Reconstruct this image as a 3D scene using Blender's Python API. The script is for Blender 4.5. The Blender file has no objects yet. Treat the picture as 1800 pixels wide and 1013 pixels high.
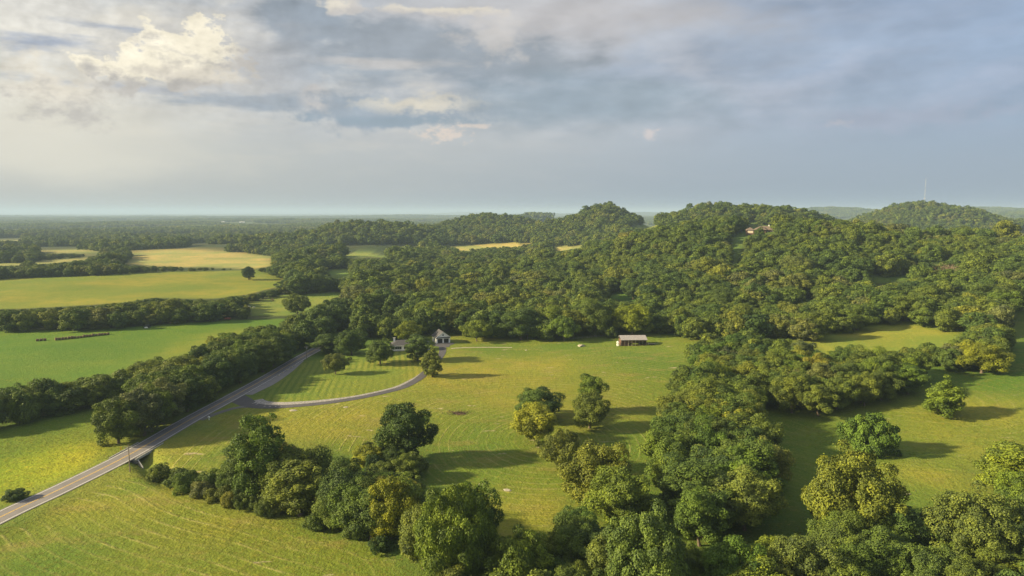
import bpy, math, random
import numpy as np
from mathutils import Vector

R = math.radians
rng = np.random.default_rng(11)
random.seed(11)
scene = bpy.context.scene
COL = scene.collection

# ------------------------------------------------------------------ camera
CAM_Z = 80.0
FPX = 1200.0                     # focal length in pixels of the 1800 px wide photograph (24 mm)
PITCH = math.atan((506.5 - 373.0) / FPX)
cam_data = bpy.data.cameras.new('camera')
cam_data.sensor_width = 36.0
cam_data.lens = 24.0
cam_data.clip_start = 1.0
cam_data.clip_end = 120000.0
cam = bpy.data.objects.new('camera', cam_data)
cam.location = (0, 0, CAM_Z)
cam.rotation_euler = (math.pi / 2 - PITCH, 0, 0)
COL.objects.link(cam)
scene.camera = cam
CP, SP = math.cos(PITCH), math.sin(PITCH)

# ------------------------------------------------------------------ exposure and light
EXPO = 1.36
scene.view_settings.view_transform = 'Standard'
scene.view_settings.look = 'None'
scene.view_settings.exposure = EXPO
scene.view_settings.gamma = 1.0
scene.view_settings.use_curve_mapping = False
scene.render.engine = 'CYCLES'
scene.cycles.max_bounces = 4
scene.cycles.diffuse_bounces = 2
scene.cycles.glossy_bounces = 1
scene.cycles.transmission_bounces = 3
scene.cycles.volume_bounces = 1
scene.cycles.transparent_max_bounces = 4
scene.cycles.use_denoising = True

SUN_AZ, SUN_EL = -97.0, 23.0     # degrees; azimuth from straight ahead, negative is to the left
sun_dir = Vector((math.sin(R(SUN_AZ)) * math.cos(R(SUN_EL)), math.cos(R(SUN_AZ)) * math.cos(R(SUN_EL)), math.sin(R(SUN_EL))))
sd = bpy.data.lights.new('sun', 'SUN')
sd.energy = 5.0
sd.angle = R(2.8)
sd.color = (1.0, 0.83, 0.50)
sun = bpy.data.objects.new('sun', sd)
sun.rotation_euler = sun_dir.to_track_quat('Z', 'Y').to_euler()
sun.location = sun_dir * 300
COL.objects.link(sun)


# ------------------------------------------------------------------ node helper
class N:
    def __init__(self, tree):
        self.t = tree
        self.n = tree.nodes
        self.l = tree.links

    def new(self, kind, **kw):
        nd = self.n.new(kind)
        for k, v in kw.items():
            setattr(nd, k, v)
        return nd

    def put(self, sock, v):
        if isinstance(v, bpy.types.NodeSocket):
            self.l.new(v, sock)
        elif v is not None:
            if sock.type == 'RGBA' and not hasattr(v, '__len__'):
                v = (v, v, v, 1)
            elif sock.type == 'RGBA' and len(v) == 3:
                v = (*v, 1)
            sock.default_value = v

    def m(self, op, a, b=None, c=None, clamp=False):
        nd = self.new('ShaderNodeMath', operation=op, use_clamp=clamp)
        for i, v in enumerate((a, b, c)):
            self.put(nd.inputs[i], v)
        return nd.outputs[0]

    def v(self, op, a, b=None, s=None):
        nd = self.new('ShaderNodeVectorMath', operation=op)
        self.put(nd.inputs[0], a)
        if b is not None:
            self.put(nd.inputs[1], b)
        if s is not None:
            self.put(nd.inputs['Scale'], s)
        return nd.outputs['Value'] if op in ('LENGTH', 'DOT_PRODUCT', 'DISTANCE') else nd.outputs[0]

    def mix(self, f, a, b, mode='MIX'):
        nd = self.new('ShaderNodeMix', data_type='RGBA', blend_type=mode)
        self.put(nd.inputs[0], f)
        self.put(nd.inputs[6], a)
        self.put(nd.inputs[7], b)
        return nd.outputs[2]

    def ss(self, x, lo, hi, o0=0.0, o1=1.0):
        nd = self.new('ShaderNodeMapRange', interpolation_type='SMOOTHSTEP')
        self.put(nd.inputs[0], x)
        nd.inputs[1].default_value, nd.inputs[2].default_value = lo, hi
        nd.inputs[3].default_value, nd.inputs[4].default_value = o0, o1
        return nd.outputs[0]

    def noise(self, vec, scale, detail=4, rough=0.55, dist=0.0):
        nd = self.new('ShaderNodeTexNoise')
        self.put(nd.inputs['Vector'], vec)
        nd.inputs['Scale'].default_value = scale
        nd.inputs['Detail'].default_value = detail
        nd.inputs['Roughness'].default_value = rough
        nd.inputs['Distortion'].default_value = dist
        return nd.outputs[0]

    def sep(self, v):
        nd = self.new('ShaderNodeSeparateXYZ')
        self.put(nd.inputs[0], v)
        return nd.outputs

    def comb(self, x, y, z):
        nd = self.new('ShaderNodeCombineXYZ')
        for i, v in enumerate((x, y, z)):
            self.put(nd.inputs[i], v)
        return nd.outputs[0]

    def attr(self, name):
        nd = self.new('ShaderNodeAttribute')
        nd.attribute_name = name
        return nd.outputs


def srgb(r, g, b, k=1.0):
    f = lambda c: (c / 255 / 12.92 if c / 255 <= 0.04045 else ((c / 255 + 0.055) / 1.055) ** 2.4) * k
    return (f(r), f(g), f(b))


# ------------------------------------------------------------------ sky: Nishita with a broken cloud deck
def px_dir(px, py):
    u, v = px - 900.0, py - 506.5
    d = Vector((u, FPX * CP - v * SP, -v * CP - FPX * SP))
    return d.normalized()


def px_azel(px, py):
    d = px_dir(px, py)
    return math.degrees(math.atan2(d.x, d.y)), math.degrees(math.asin(d.z))


world = bpy.data.worlds.new('World')
scene.world = world
world.use_nodes = True
wt = world.node_tree
wt.nodes.clear()
W = N(wt)
WS = 0.1
KS = 1.0 / (2 ** EXPO) / WS      # display-linear cloud brightness -> background colour
sky = W.new('ShaderNodeTexSky', sky_type='NISHITA', sun_disc=False)
sky.sun_elevation = R(SUN_EL)
sky.sun_rotation = R(SUN_AZ)
sky.air_density = 1.2
sky.dust_density = 2.5
dirv = W.new('ShaderNodeTexCoord').outputs['Generated']
dx, dy, dz = W.sep(dirv)
az = W.m('MULTIPLY', W.m('ARCTAN2', dx, dy), 180 / math.pi)
el = W.m('MULTIPLY', W.m('ARCSINE', dz), 180 / math.pi)
azel = W.comb(az, el, 0.0)
sunv = Vector((math.sin(R(SUN_AZ)), math.cos(R(SUN_AZ)), 0.10)).normalized()
toward = W.v('DOT_PRODUCT', dirv, tuple(sunv))            # 1 towards the sun, -1 away
stretch = W.v('MULTIPLY', dirv, (1.0, 1.0, 3.4))
n_big = W.noise(stretch, 2.6, 4, 0.56)
mid_at = W.v('ADD', W.v('MULTIPLY', dirv, (1.0, 1.0, 2.6)), (3.1, 7.7, 1.3))
n_mid = W.noise(mid_at, 6.5, 5, 0.55)
n_mid_s = W.noise(W.v('ADD', mid_at, (-0.030, 0.0, 0.022)), 6.5, 3, 0.55)     # the same deck a little nearer the sun
fine_at = W.v('MULTIPLY', dirv, (1.0, 1.0, 1.5))
n_fine = W.noise(fine_at, 26.0, 5, 0.60)
n_fine_s = W.noise(W.v('ADD', fine_at, (-0.008, 0.0, 0.007)), 26.0, 3, 0.60)
n_wisp = W.noise(W.v('MULTIPLY', dirv, (1.0, 1.0, 5.0)), 9.0, 4, 0.60)
n_tiny = W.noise(W.v('MULTIPLY', dirv, (1.0, 1.0, 1.7)), 75.0, 4, 0.6)
# overcast veil: warm and pale towards the sun, slate blue away from it
veil = W.mix(W.ss(toward, -0.75, 0.05), srgb(142, 160, 188, KS), srgb(190, 191, 194, KS))
veil = W.mix(W.ss(toward, 0.05, 0.70), veil, srgb(222, 215, 200, KS))
low = W.mix(W.ss(toward, -0.7, 0.6), srgb(144, 162, 184, KS), srgb(184, 187, 187, KS))
veil = W.mix(W.ss(el, 1.0, 8.0), low, veil)
c = W.mix(0.10, veil, sky.outputs[0])
dark = W.mix(W.ss(toward, -0.6, 0.5), srgb(130, 150, 176, KS), srgb(154, 166, 180, KS))
light = W.mix(W.ss(toward, -0.7, 0.4), srgb(168, 176, 194, KS), srgb(236, 226, 206, KS))
c = W.mix(W.m('MULTIPLY', W.ss(n_big, 0.42, 0.64, 0.0, 0.42), W.ss(el, 4.0, 10.0)), c, dark)
c = W.mix(W.m('MULTIPLY', W.ss(n_mid, 0.50, 0.68, 0.0, 0.40), W.ss(el, 3.5, 9.5)), c, light)
c = W.mix(W.m('MULTIPLY', W.ss(n_wisp, 0.42, 0.75, 0.0, 0.22), W.ss(el, 0.5, 8.0, 0.25, 1.0)), c, light)


def blob(c, px, py, wx, wy, col, op=1.0, ragged=1.1, soft=0.5, which=None, shade=None):
    """a cloud of the deck, centred on a compass bearing and height above the horizon"""
    a0, e0 = px_azel(px, py)
    wa, we = wx / FPX * 57.3, wy / FPX * 57.3
    q = W.v('MULTIPLY', W.v('SUBTRACT', azel, (a0, e0, 0)), (1 / wa, 1 / we, 0))
    nz = n_fine if which is None else which
    d = W.m('MULTIPLY_ADD', nz, ragged * 2.0, W.v('LENGTH', q))
    lo, hi = 1.0 - soft + ragged, 1.0 + soft * 0.35 + ragged
    if shade is not None:
        t = W.m('MULTIPLY_ADD', n_fine, 6.0, W.v('DOT_PRODUCT', q, (-0.35, 1.0, 0)))
        col = W.mix(W.ss(t, 1.9, 3.6), shade, col)
    return W.mix(W.ss(d, lo, hi, op, 0.0), c, col)


D1 = srgb(156, 165, 175, KS)
D2 = srgb(158, 170, 182, KS)
D3 = srgb(150, 166, 179, KS)
L1 = srgb(252, 243, 220, KS)
L2 = srgb(230, 222, 206, KS)
L3 = srgb(206, 202, 198, KS)
# soft bright veil to the left, broad dark slabs in the middle
c = blob(c, 130, 50, 280, 60, srgb(240, 234, 220, KS), 0.60, 1.5, 0.9, n_mid)
c = blob(c, 0, 245, 280, 80, srgb(230, 225, 210, KS), 0.70, 0.7, 0.9, n_mid)
c = blob(c, 70, 76, 120, 18, srgb(158, 170, 190, KS), 0.85, 1.6, 0.7, n_wisp)
c = blob(c, 200, 48, 60, 9, srgb(160, 172, 190, KS), 0.85, 1.6, 0.7, n_wisp)
c = blob(c, 190, 152, 170, 9, srgb(172, 178, 188, KS), 0.75, 1.3, 0.8, n_wisp)
c = blob(c, 1000, 30, 300, 60, srgb(200, 196, 195, KS), 0.7, 1.2, 0.9, n_mid)
c = blob(c, 540, 40, 85, 42, srgb(150, 161, 173, KS), 0.95, 1.5, 0.45, n_mid)
c = blob(c, 740, 90, 250, 42, D1, 0.95, 1.7, 0.5, n_mid)
c = blob(c, 640, 125, 170, 30, D2, 0.80, 1.5, 0.8, n_mid)
c = blob(c, 1030, 185, 320, 45, D3, 0.80, 1.4, 0.9, n_mid)
c = blob(c, 450, 178, 150, 17, D2, 0.85, 1.4, 0.7, n_wisp)
c = blob(c, 690, 112, 150, 10, L3, 0.70, 1.4, 0.8, n_wisp)
c = blob(c, 640, 195, 120, 36, D2, 0.95, 1.1, 0.5)
c = blob(c, 556, 180, 26, 34, L3, 0.85, 1.3, 0.6, None, D2)
c = blob(c, 740, 188, 110, 22, srgb(226, 218, 200, KS), 0.85, 1.5, 0.6, None, D2)
c = blob(c, 690, 213, 150, 10, D3, 0.85, 1.3, 0.7)
c = blob(c, 870, 62, 70, 36, L3, 0.75, 1.5, 0.8)
c = blob(c, 790, 20, 110, 8, L2, 0.9, 1.7, 0.5, None, L3)
c = blob(c, 592, 12, 32, 16, L2, 0.9, 1.6, 0.5, None, L3)
# the sunlit cumulus heads
WARM = srgb(198, 194, 188, KS)
c = blob(c, 330, 100, 200, 70, srgb(188, 188, 190, KS), 0.75, 1.1, 0.9, n_mid)
c = blob(c, 110, 160, 70, 40, L2, 0.80, 1.9, 0.6, None, WARM)
c = blob(c, 342, 90, 66, 42, L1, 1.0, 1.6, 0.20, None, WARM)
c = blob(c, 262, 122, 96, 26, L1, 1.0, 1.6, 0.20, None, WARM)
c = blob(c, 330, 134, 110, 16, L2, 0.95, 1.5, 0.45, None, WARM)
PINK = srgb(232, 216, 202, KS)
c = blob(c, 782, 236, 40, 13, PINK, 0.75, 2.0, 0.9, n_tiny)
c = blob(c, 840, 221, 34, 4, PINK, 0.6, 1.9, 0.9, n_tiny)
c = blob(c, 1138, 237, 17, 9, srgb(214, 205, 202, KS), 0.75, 1.9, 0.9, n_tiny)
c = blob(c, 1590, 205, 130, 18, srgb(172, 180, 198, KS), 0.65, 1.7, 0.9)
c = blob(c, 1470, 217, 20, 6, srgb(188, 190, 200, KS), 0.7, 1.7, 0.9, n_tiny)
# relief of the deck: flanks turned to the sun are brighter
rel = W.m('MULTIPLY', W.m('SUBTRACT', n_mid, n_mid_s), W.ss(el, 3.0, 10.0, 0.0, 0.75))
rel = W.m('MULTIPLY_ADD', W.m('SUBTRACT', n_fine, n_fine_s), W.m('MULTIPLY', W.ss(el, 5.0, 9.0), W.ss(toward, -0.2, 0.55, 0.0, 0.7)), rel)
c = W.v('SCALE', c, s=W.m('ADD', rel, 1.0))
bg = W.new('ShaderNodeBackground')
W.put(bg.inputs[0], c)
bg.inputs[1].default_value = WS
wt.links.new(bg.outputs[0], W.new('ShaderNodeOutputWorld').inputs[0])
world.cycles.sampling_method = 'NONE'


# ------------------------------------------------------------------ terrain heights
def gauss(x, y, cx, cy, sx, sy, a, rot=0.0):
    dx_, dy_ = x - cx, y - cy
    if rot:
        cr, sr = math.cos(R(rot)), math.sin(R(rot))
        dx_, dy_ = dx_ * cr + dy_ * sr, -dx_ * sr + dy_ * cr
    return a * np.exp(-0.5 * ((dx_ / sx) ** 2 + (dy_ / sy) ** 2))


def sstep(x, a, b):
    t = np.clip((x - a) / (b - a), 0, 1)
    return t * t * (3 - 2 * t)


HILLS = [
    (285, 800, 110, 150, 49.2, 0),
    (170, 860, 110, 130, 12.5, 0),
    (400, 780, 110, 150, 0.0, 0),
    (540, 720, 130, 150, 26.4, 0),
    (720, 680, 160, 170, 31.5, 0),
    (330, 330, 130, 150, 11.0, 0),
    (900, 480, 240, 260, 14.0, 0),
    (465, 1230, 85, 120, 48, 0),
    (350, 1260, 80, 110, 44, 0),
    (240, 1290, 90, 110, 23.5, 0),
    (560, 1230, 85, 120, 26, 0),
    (208, 1560, 60, 80, 44.2, 0),
    (190, 1560, 180, 120, 39.2, 0),
    (-85, 1850, 95, 130, 34, 0),
    (-20, 1880, 150, 140, 30, 0),
    (-310, 1560, 95, 130, 34, 0),
    (-400, 1540, 150, 130, 13, 0),
    (1155, 1930, 100, 130, 42.5, 0),
    (1250, 1900, 220, 160, 41.8, 0),
    (1020, 1900, 160, 160, 22.3, 0),
    (125, 3500, 110, 220, 68.9, 0),
    (370, 3900, 200, 300, 21.8, 0),
    (2900, 6200, 300, 500, 72.0, 0),
    (3700, 6400, 600, 500, 57.7, 0),
    (4700, 6600, 700, 500, 84.4, 0),
    (2300, 6600, 600, 500, 30.8, 0),
    (3400, 4600, 500, 400, 21.7, 0),
    (4300, 5000, 700, 500, 68.1, 0),
    (-900, 9800, 900, 700, 20.0, 0),
    (-235, 1010, 60, 70, 13.0, 0),
    (-480, 830, 190, 150, 7.0, 0),
    (-700, 1350, 260, 200, 8.0, 0),
    (60, 1150, 90, 70, 6.0, 0),
    (-1500, 24000, 900, 800, 90, 0), (2400, 14000, 2500, 900, 40, 0), (6500, 15000, 3500, 1400, 70, 0),
]


def H0(x, y):
    x = np.asarray(x, float)
    y = np.asarray(y, float)
    z = np.zeros(np.broadcast(x, y).shape)
    for h in HILLS:
        z = z + gauss(x, y, *h)
    # rolling ground everywhere, gentler near the road
    z = z + 1.3 * np.sin(x / 61 + 0.7 * np.sin(y / 83)) * np.sin(y / 74 + 1.1) + 0.5 * np.sin(x / 23 + y / 37) * np.sin(y / 29 - x / 71)
    hm_ = sstep(z, 18, 45) * sstep(y, 420, 600)
    z = z + hm_ * (3.6 * np.sin(x / 41 + 0.6 * np.sin(y / 57)) * np.sin(y / 49 + 0.4) + 2.2 * np.sin(x / 19 + y / 33))
    far = sstep(y, 1800, 4000)
    z = z + far * (9 * np.sin(x / 640 + 1.2) * np.sin(y / 910 + x / 2300) + 6 * np.sin(x / 271 - y / 433))
    return z


def project(x, y, z):
    zz = np.asarray(z) - CAM_Z
    depth = np.asarray(y) * CP - zz * SP
    up = np.asarray(y) * SP + zz * CP
    depth = np.where(depth < 1, 1, depth)
    return 900 + FPX * np.asarray(x) / depth, 506.5 - FPX * up / depth, depth


def P0(px, py, H=H0):
    """the point of the ground seen under a pixel of the photograph"""
    d = px_dir(px, py)
    t = np.concatenate([np.arange(90, 1500, 2.0), np.arange(1500, 9000, 10.0)])
    X, Y, Z = d.x * t, d.y * t, CAM_Z + d.z * t
    hit = np.nonzero(Z <= H(X, Y))[0]
    k = hit[0] if len(hit) else len(t) - 1
    a, b = (t[k - 1], t[k]) if k else (t[0], t[0])
    for _ in range(14):
        mid = 0.5 * (a + b)
        if CAM_Z + d.z * mid <= float(H(d.x * mid, d.y * mid)):
            b = mid
        else:
            a = mid
    return (d.x * b, d.y * b)


def smooth_line(pts, step):
    pts = np.array(pts, float)
    ext = np.vstack([2 * pts[0] - pts[1], pts, 2 * pts[-1] - pts[-2]])
    out = []
    for i in range(1, len(ext) - 2):
        p0, p1, p2, p3 = ext[i - 1:i + 3]
        n = max(2, int(np.linalg.norm(p2 - p1) / step))
        for t in np.arange(n) / n:
            out.append(0.5 * (2 * p1 + (p2 - p0) * t + (2 * p0 - 5 * p1 + 4 * p2 - p3) * t * t + (3 * p1 - p0 - 3 * p2 + p3) * t ** 3))
    out.append(ext[-2])
    return np.array(out)


road_px = [(-200, 1018), (0, 914.5), (110, 861), (228, 800), (338, 738.6), (408, 700), (470, 665), (530, 630.6)]
road_pts = [P0(*p) for p in road_px]
road_pts = [(road_pts[0][0] - 6, road_pts[0][1] - 90)] + road_pts + [P0(590, 598), P0(650, 570), P0(697, 548), P0(725, 533), (-95, 760), (-60, 900)]
ROAD = smooth_line(road_pts, 4.0)
drive_px = [(409, 700), (426, 706), (445, 713.5), (490, 715), (560, 709.5), (620, 701), (665, 692), (707, 681), (735, 666.5), (749, 654), (762, 641), (771, 630), (778, 618), (777, 607)]
DRIVE = smooth_line([P0(*p) for p in drive_px], 2.0)
spur_px = [(352, 741), (385, 728), (420, 717.5), (462, 714)]
SPUR = smooth_line([P0(*p) for p in spur_px], 2.0)
creek_px = [(228, 790), (240, 798), (252, 806), (282, 832), (300, 845), (360, 870)]
CREEK = smooth_line([P0(*p) for p in creek_px], 2.0)


def profile(line, win):
    z = H0(line[:, 0], line[:, 1])
    k = np.ones(win) / win
    return np.convolve(np.pad(z, win // 2, mode='edge'), k, mode='valid')[:len(line)]


ROAD_Z = profile(ROAD, 21) + 0.55
DRIVE_Z = profile(DRIVE, 15)
SPUR_Z = profile(SPUR, 9)
APRON = (P0(436, 692), P0(530, 631))


def nearest(x, y, line, chunk=60000):
    x = np.ravel(x)
    y = np.ravel(y)
    d = np.empty(len(x))
    idx = np.empty(len(x), int)
    for s in range(0, len(x), chunk):
        dd = (x[s:s + chunk, None] - line[None, :, 0]) ** 2 + (y[s:s + chunk, None] - line[None, :, 1]) ** 2
        k = dd.argmin(1)
        idx[s:s + chunk] = k
        d[s:s + chunk] = np.sqrt(dd[np.arange(len(k)), k])
    return d, idx


def meet_road(line, z):
    d, k = nearest(line[:, 0], line[:, 1], ROAD)
    w = 1 - sstep(d, 5.0, 22.0)
    return z * (1 - w) + (ROAD_Z[k] - 0.03) * w


DRIVE_Z = meet_road(DRIVE, DRIVE_Z)
SPUR_Z = meet_road(SPUR, SPUR_Z)
_a = int(nearest([APRON[0][0]], [APRON[0][1]], ROAD)[1][0])
_b = int(nearest([APRON[1][0]], [APRON[1][1]], ROAD)[1][0])
ROAD_W0 = np.interp(np.arange(len(ROAD)), [_a - 3, _a, _b, _b + 3], [5.6, 9.5, 9.5, 5.6])


def H(x, y):
    x = np.asarray(x, float)
    y = np.asarray(y, float)
    shp = np.broadcast(x, y).shape
    xf, yf = np.broadcast_to(x, shp).ravel(), np.broadcast_to(y, shp).ravel()
    z = H0(xf, yf).copy()
    near = (np.abs(xf) < 520) & (yf > 20) & (yf < 1000)
    if near.any():
        i = np.nonzero(near)[0]
        for line, zz, w0, w1, drop in ((SPUR, SPUR_Z, 3.0, 8.0, 0.08), (DRIVE, DRIVE_Z, 4.5, 12.0, 0.08), (ROAD, ROAD_Z, 5.6, 13.0, 0.10)):
            d, k = nearest(xf[i], yf[i], line)
            w00 = ROAD_W0[k] if line is ROAD else w0
            w = 1 - sstep(d - w00, 0.0, w1 - w0)
            z[i] = z[i] * (1 - w) + (zz[k] - drop) * w
        d, k = nearest(xf[i], yf[i], CREEK)
        tk = k / (len(CREEK) - 1)
        z[i] -= 2.4 * (1 - sstep(d, 1.0, 5.5)) * sstep(tk, 0.0, 0.12) * (1 - sstep(tk, 0.55, 1.0))
    return z.reshape(shp)


def P(px, py):
    return P0(px, py, H)


def ground(x, y):
    return float(H(np.array([x]), np.array([y]))[0])


def inside(px, py, poly):
    px, py = np.asarray(px), np.asarray(py)
    r = np.zeros(px.shape, bool)
    n = len(poly)
    for i in range(n):
        x0, y0 = poly[i]
        x1, y1 = poly[(i + 1) % n]
        if y0 == y1:
            continue
        cnd = ((y0 > py) != (y1 > py)) & (px < (x1 - x0) * (py - y0) / (y1 - y0) + x0)
        r ^= cnd
    return r


# ------------------------------------------------------------------ open land seen in the photograph
MEADOWS = {
    'hay_near': [(-300, 1120), (-300, 1000), (0, 940), (120, 880), (235, 832), (275, 852), (330, 872), (400, 896), (480, 914), (560, 938), (640, 958), (690, 990), (712, 1120)],
    'road': [(-60, 955), (-60, 915), (0, 885), (160, 812), (230, 780), (340, 718), (430, 668), (520, 622), (545, 618), (552, 632), (450, 700), (300, 800), (120, 885)],
    'verge_left': [(-60, 905), (-60, 770), (0, 755), (100, 735), (200, 712), (272, 694), (262, 712), (165, 778), (160, 812), (0, 885)],
    'pasture_left': [(-80, 588), (0, 582), (200, 578), (400, 563), (505, 560), (485, 580), (440, 598), (380, 624), (335, 648), (285, 628), (250, 642), (200, 655), (100, 678), (0, 702), (-80, 715)],
    'paddock': [(440, 532), (505, 517), (600, 511), (612, 518), (575, 530), (545, 545), (505, 556), (440, 556)],
    'pasture_far': [(-80, 496), (0, 490), (200, 482), (300, 477), (400, 476), (445, 474), (480, 482), (505, 492), (500, 502), (440, 517), (372, 526), (270, 524), (215, 533), (100, 540), (-80, 548)],
    'hay_far': [(232, 452), (232, 440), (330, 438), (430, 444), (480, 450), (478, 468), (440, 473), (400, 471), (215, 466), (225, 458)],
    'strip_a': [(60, 466), (150, 458), (160, 451), (60, 458)],
    'strip_b': [(-80, 470), (0, 468), (60, 466), (60, 461), (-80, 464)],
    'knoll': [(602, 450), (625, 443), (650, 443), (690, 452), (680, 454), (610, 455)],
    'glade': [(572, 473), (615, 470), (618, 482), (600, 492), (580, 487)],
    'hay_mid': [(766, 433), (800, 431), (890, 426), (936, 428), (925, 434), (900, 437), (860, 438), (812, 443), (795, 437)],
    'hay_mid_b': [(973, 431), (1000, 433), (1052, 430), (1020, 437), (985, 442), (973, 442)],
    'strip_c': [(70, 440), (150, 438), (174, 441), (174, 450), (148, 450), (150, 445), (70, 446)], 'strip_d': [(-80, 424), (0, 422), (40, 420), (40, 424), (-80, 429)],
    'strip_e': [(1100, 402), (1135, 393), (1160, 398), (1130, 404)],
    'central': [(440, 708), (505, 660), (535, 638), (569, 628), (638, 608), (693, 601), (742, 588), (807, 588), (845, 594), (925, 598), (1011, 593), (1084, 584), (1150, 588), (1240, 596), (1228, 640), (1190, 690), (1165, 760), (1160, 830), (1010, 850), (960, 940), (880, 960), (860, 880), (780, 850), (730, 850), (760, 810), (770, 740), (690, 712), (670, 800), (610, 800), (500, 745), (430, 740), (400, 830), (300, 850), (262, 835), (300, 800)],
    'right_low': [(1345, 735), (1420, 742), (1500, 740), (1570, 720), (1620, 694), (1640, 668), (1700, 674), (1760, 662), (1782, 612), (1775, 572), (1800, 540), (1880, 520), (1880, 780), (1800, 785), (1730, 805), (1650, 850), (1600, 835), (1560, 805), (1480, 800), (1415, 830), (1410, 905), (1290, 950), (1368, 860), (1345, 790)],
    'right_up': [(1420, 600), (1500, 579), (1560, 569), (1620, 573), (1680, 581), (1688, 598), (1640, 618), (1560, 626), (1470, 628)],
    'clearing_a': [(1066, 522), (1095, 511), (1120, 520), (1122, 530), (1095, 530)],
    'clearing_b': [(1520, 492), (1530, 482), (1600, 482), (1596, 492), (1560, 499), (1540, 499)],
    'clearing_c': [(1285, 432), (1296, 409), (1314, 409), (1309, 428), (1297, 462), (1286, 470)],
    'house_hill': [(1308, 412), (1312, 394), (1362, 396), (1364, 411)],
    'clearing_d': [(1400, 528), (1430, 523), (1428, 531), (1402, 534)],
    'bald': [(958, 385), (985, 378), (990, 380), (965, 388)],
    'road_gap': [(684, 556), (690, 545), (707, 541), (704, 549), (694, 556)],
    'far_edge': [(1720, 414), (1800, 405), (1860, 405), (1860, 413), (1750, 417)],
}
GRASS = {   # base colours of the sward
    'hay_near': (0.158, 0.180, 0.021), 'road': (0.13, 0.17, 0.030), 'verge_left': (0.125, 0.165, 0.017), 'pasture_left': (0.098, 0.165, 0.017),
    'paddock': (0.155, 0.195, 0.034), 'pasture_far': (0.190, 0.200, 0.024), 'hay_far': (0.33, 0.285, 0.085), 'strip_a': (0.30, 0.27, 0.08), 'strip_b': (0.24, 0.24, 0.07),
    'knoll': (0.20, 0.24, 0.05), 'glade': (0.15, 0.21, 0.04), 'hay_mid': (0.38, 0.33, 0.09), 'hay_mid_b': (0.36, 0.31, 0.09), 'strip_c': (0.30, 0.27, 0.08), 'strip_d': (0.34, 0.31, 0.10), 'strip_e': (0.16, 0.20, 0.04),
    'central': (0.152, 0.182, 0.021), 'right_low': (0.105, 0.158, 0.019), 'right_up': (0.195, 0.225, 0.035), 'clearing_a': (0.11, 0.18, 0.03),
    'clearing_b': (0.11, 0.17, 0.03), 'clearing_c': (0.10, 0.15, 0.03), 'house_hill': (0.10, 0.15, 0.03), 'clearing_d': (0.10, 0.15, 0.03), 'bald': (0.33, 0.27, 0.12), 'road_gap': (0.10, 0.12, 0.03), 'far_edge': (0.2, 0.21, 0.05),
}
LAWN = [(446, 702), (505, 660), (535, 638), (569, 628), (638, 608), (693, 601), (742, 590), (772, 606), (766, 636), (748, 652), (735, 664), (705, 680), (620, 699), (560, 706), (490, 708), (455, 708)]

# ------------------------------------------------------------------ ground sheet
def axis(lo, hi, a, b, step, grow):
    mid = list(np.arange(a, b + 1e-6, step))
    s, p, right = step, b, []
    while p < hi:
        s *= grow
        p += s
        right.append(p)
    s, p, left = step, a, []
    while p > lo:
        s *= grow
        p -= s
        left.append(p)
    return np.array(left[::-1] + mid + right)


gx = axis(-26000, 26000, -300, 330, 1.7, 1.045)
gy = axis(-3000, 40000, 110, 470, 1.7, 1.032)
XX, YY = np.meshgrid(gx, gy)
ZZ = H(XX, YY)
nx, ny = len(gx), len(gy)
verts = np.stack([XX.ravel(), YY.ravel(), ZZ.ravel()], 1)


def grid_faces(nx, ny):
    i = np.arange((ny - 1) * nx).reshape(ny - 1, nx)[:, :-1].ravel()
    return np.stack([i, i + 1, i + nx + 1, i + nx], 1)


def mesh_np(name, verts, faces, smooth=False):
    me = bpy.data.meshes.new(name)
    faces = np.asarray(faces, np.int32)
    nv, nf, k = len(verts), len(faces), faces.shape[1]
    me.vertices.add(nv)
    me.vertices.foreach_set('co', np.asarray(verts, np.float32).ravel())
    me.loops.add(nf * k)
    me.loops.foreach_set('vertex_index', faces.ravel())
    me.polygons.add(nf)
    me.polygons.foreach_set('loop_start', np.arange(nf, dtype=np.int32) * k)
    me.polygons.foreach_set('use_smooth', np.full(nf, smooth))
    me.update(calc_edges=True)
    return me


ground_me = mesh_np('ground', verts, grid_faces(nx, ny), True)
gcol = np.zeros((len(verts), 4))
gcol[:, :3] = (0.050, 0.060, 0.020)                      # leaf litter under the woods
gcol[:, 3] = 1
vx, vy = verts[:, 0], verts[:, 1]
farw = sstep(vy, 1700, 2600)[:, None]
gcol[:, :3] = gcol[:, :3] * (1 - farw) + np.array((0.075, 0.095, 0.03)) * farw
WPOLY = {}
mowfac = np.zeros(len(verts))
for k, poly in MEADOWS.items():
    wp = [P(*p) for p in poly]
    WPOLY[k] = wp
    ins = inside(vx, vy, wp)
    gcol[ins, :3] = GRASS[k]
lawn_w = [P(*p) for p in LAWN]
ins = inside(vx, vy, lawn_w)
gcol[ins, :3] = (0.165, 0.205, 0.030)
# grass everywhere between the belts of the near ground
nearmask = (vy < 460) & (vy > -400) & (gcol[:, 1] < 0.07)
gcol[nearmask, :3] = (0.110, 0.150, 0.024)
# soften the borders: average with neighbours
g3 = gcol[:, :3].reshape(ny, nx, 3)
for _ in range(2):
    pad = np.pad(g3, ((1, 1), (1, 1), (0, 0)), mode='edge')
    g3 = (pad[1:-1, 1:-1] * 2 + pad[:-2, 1:-1] + pad[2:, 1:-1] + pad[1:-1, :-2] + pad[1:-1, 2:]) / 6
gcol[:, :3] = g3.reshape(-1, 3)
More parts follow.
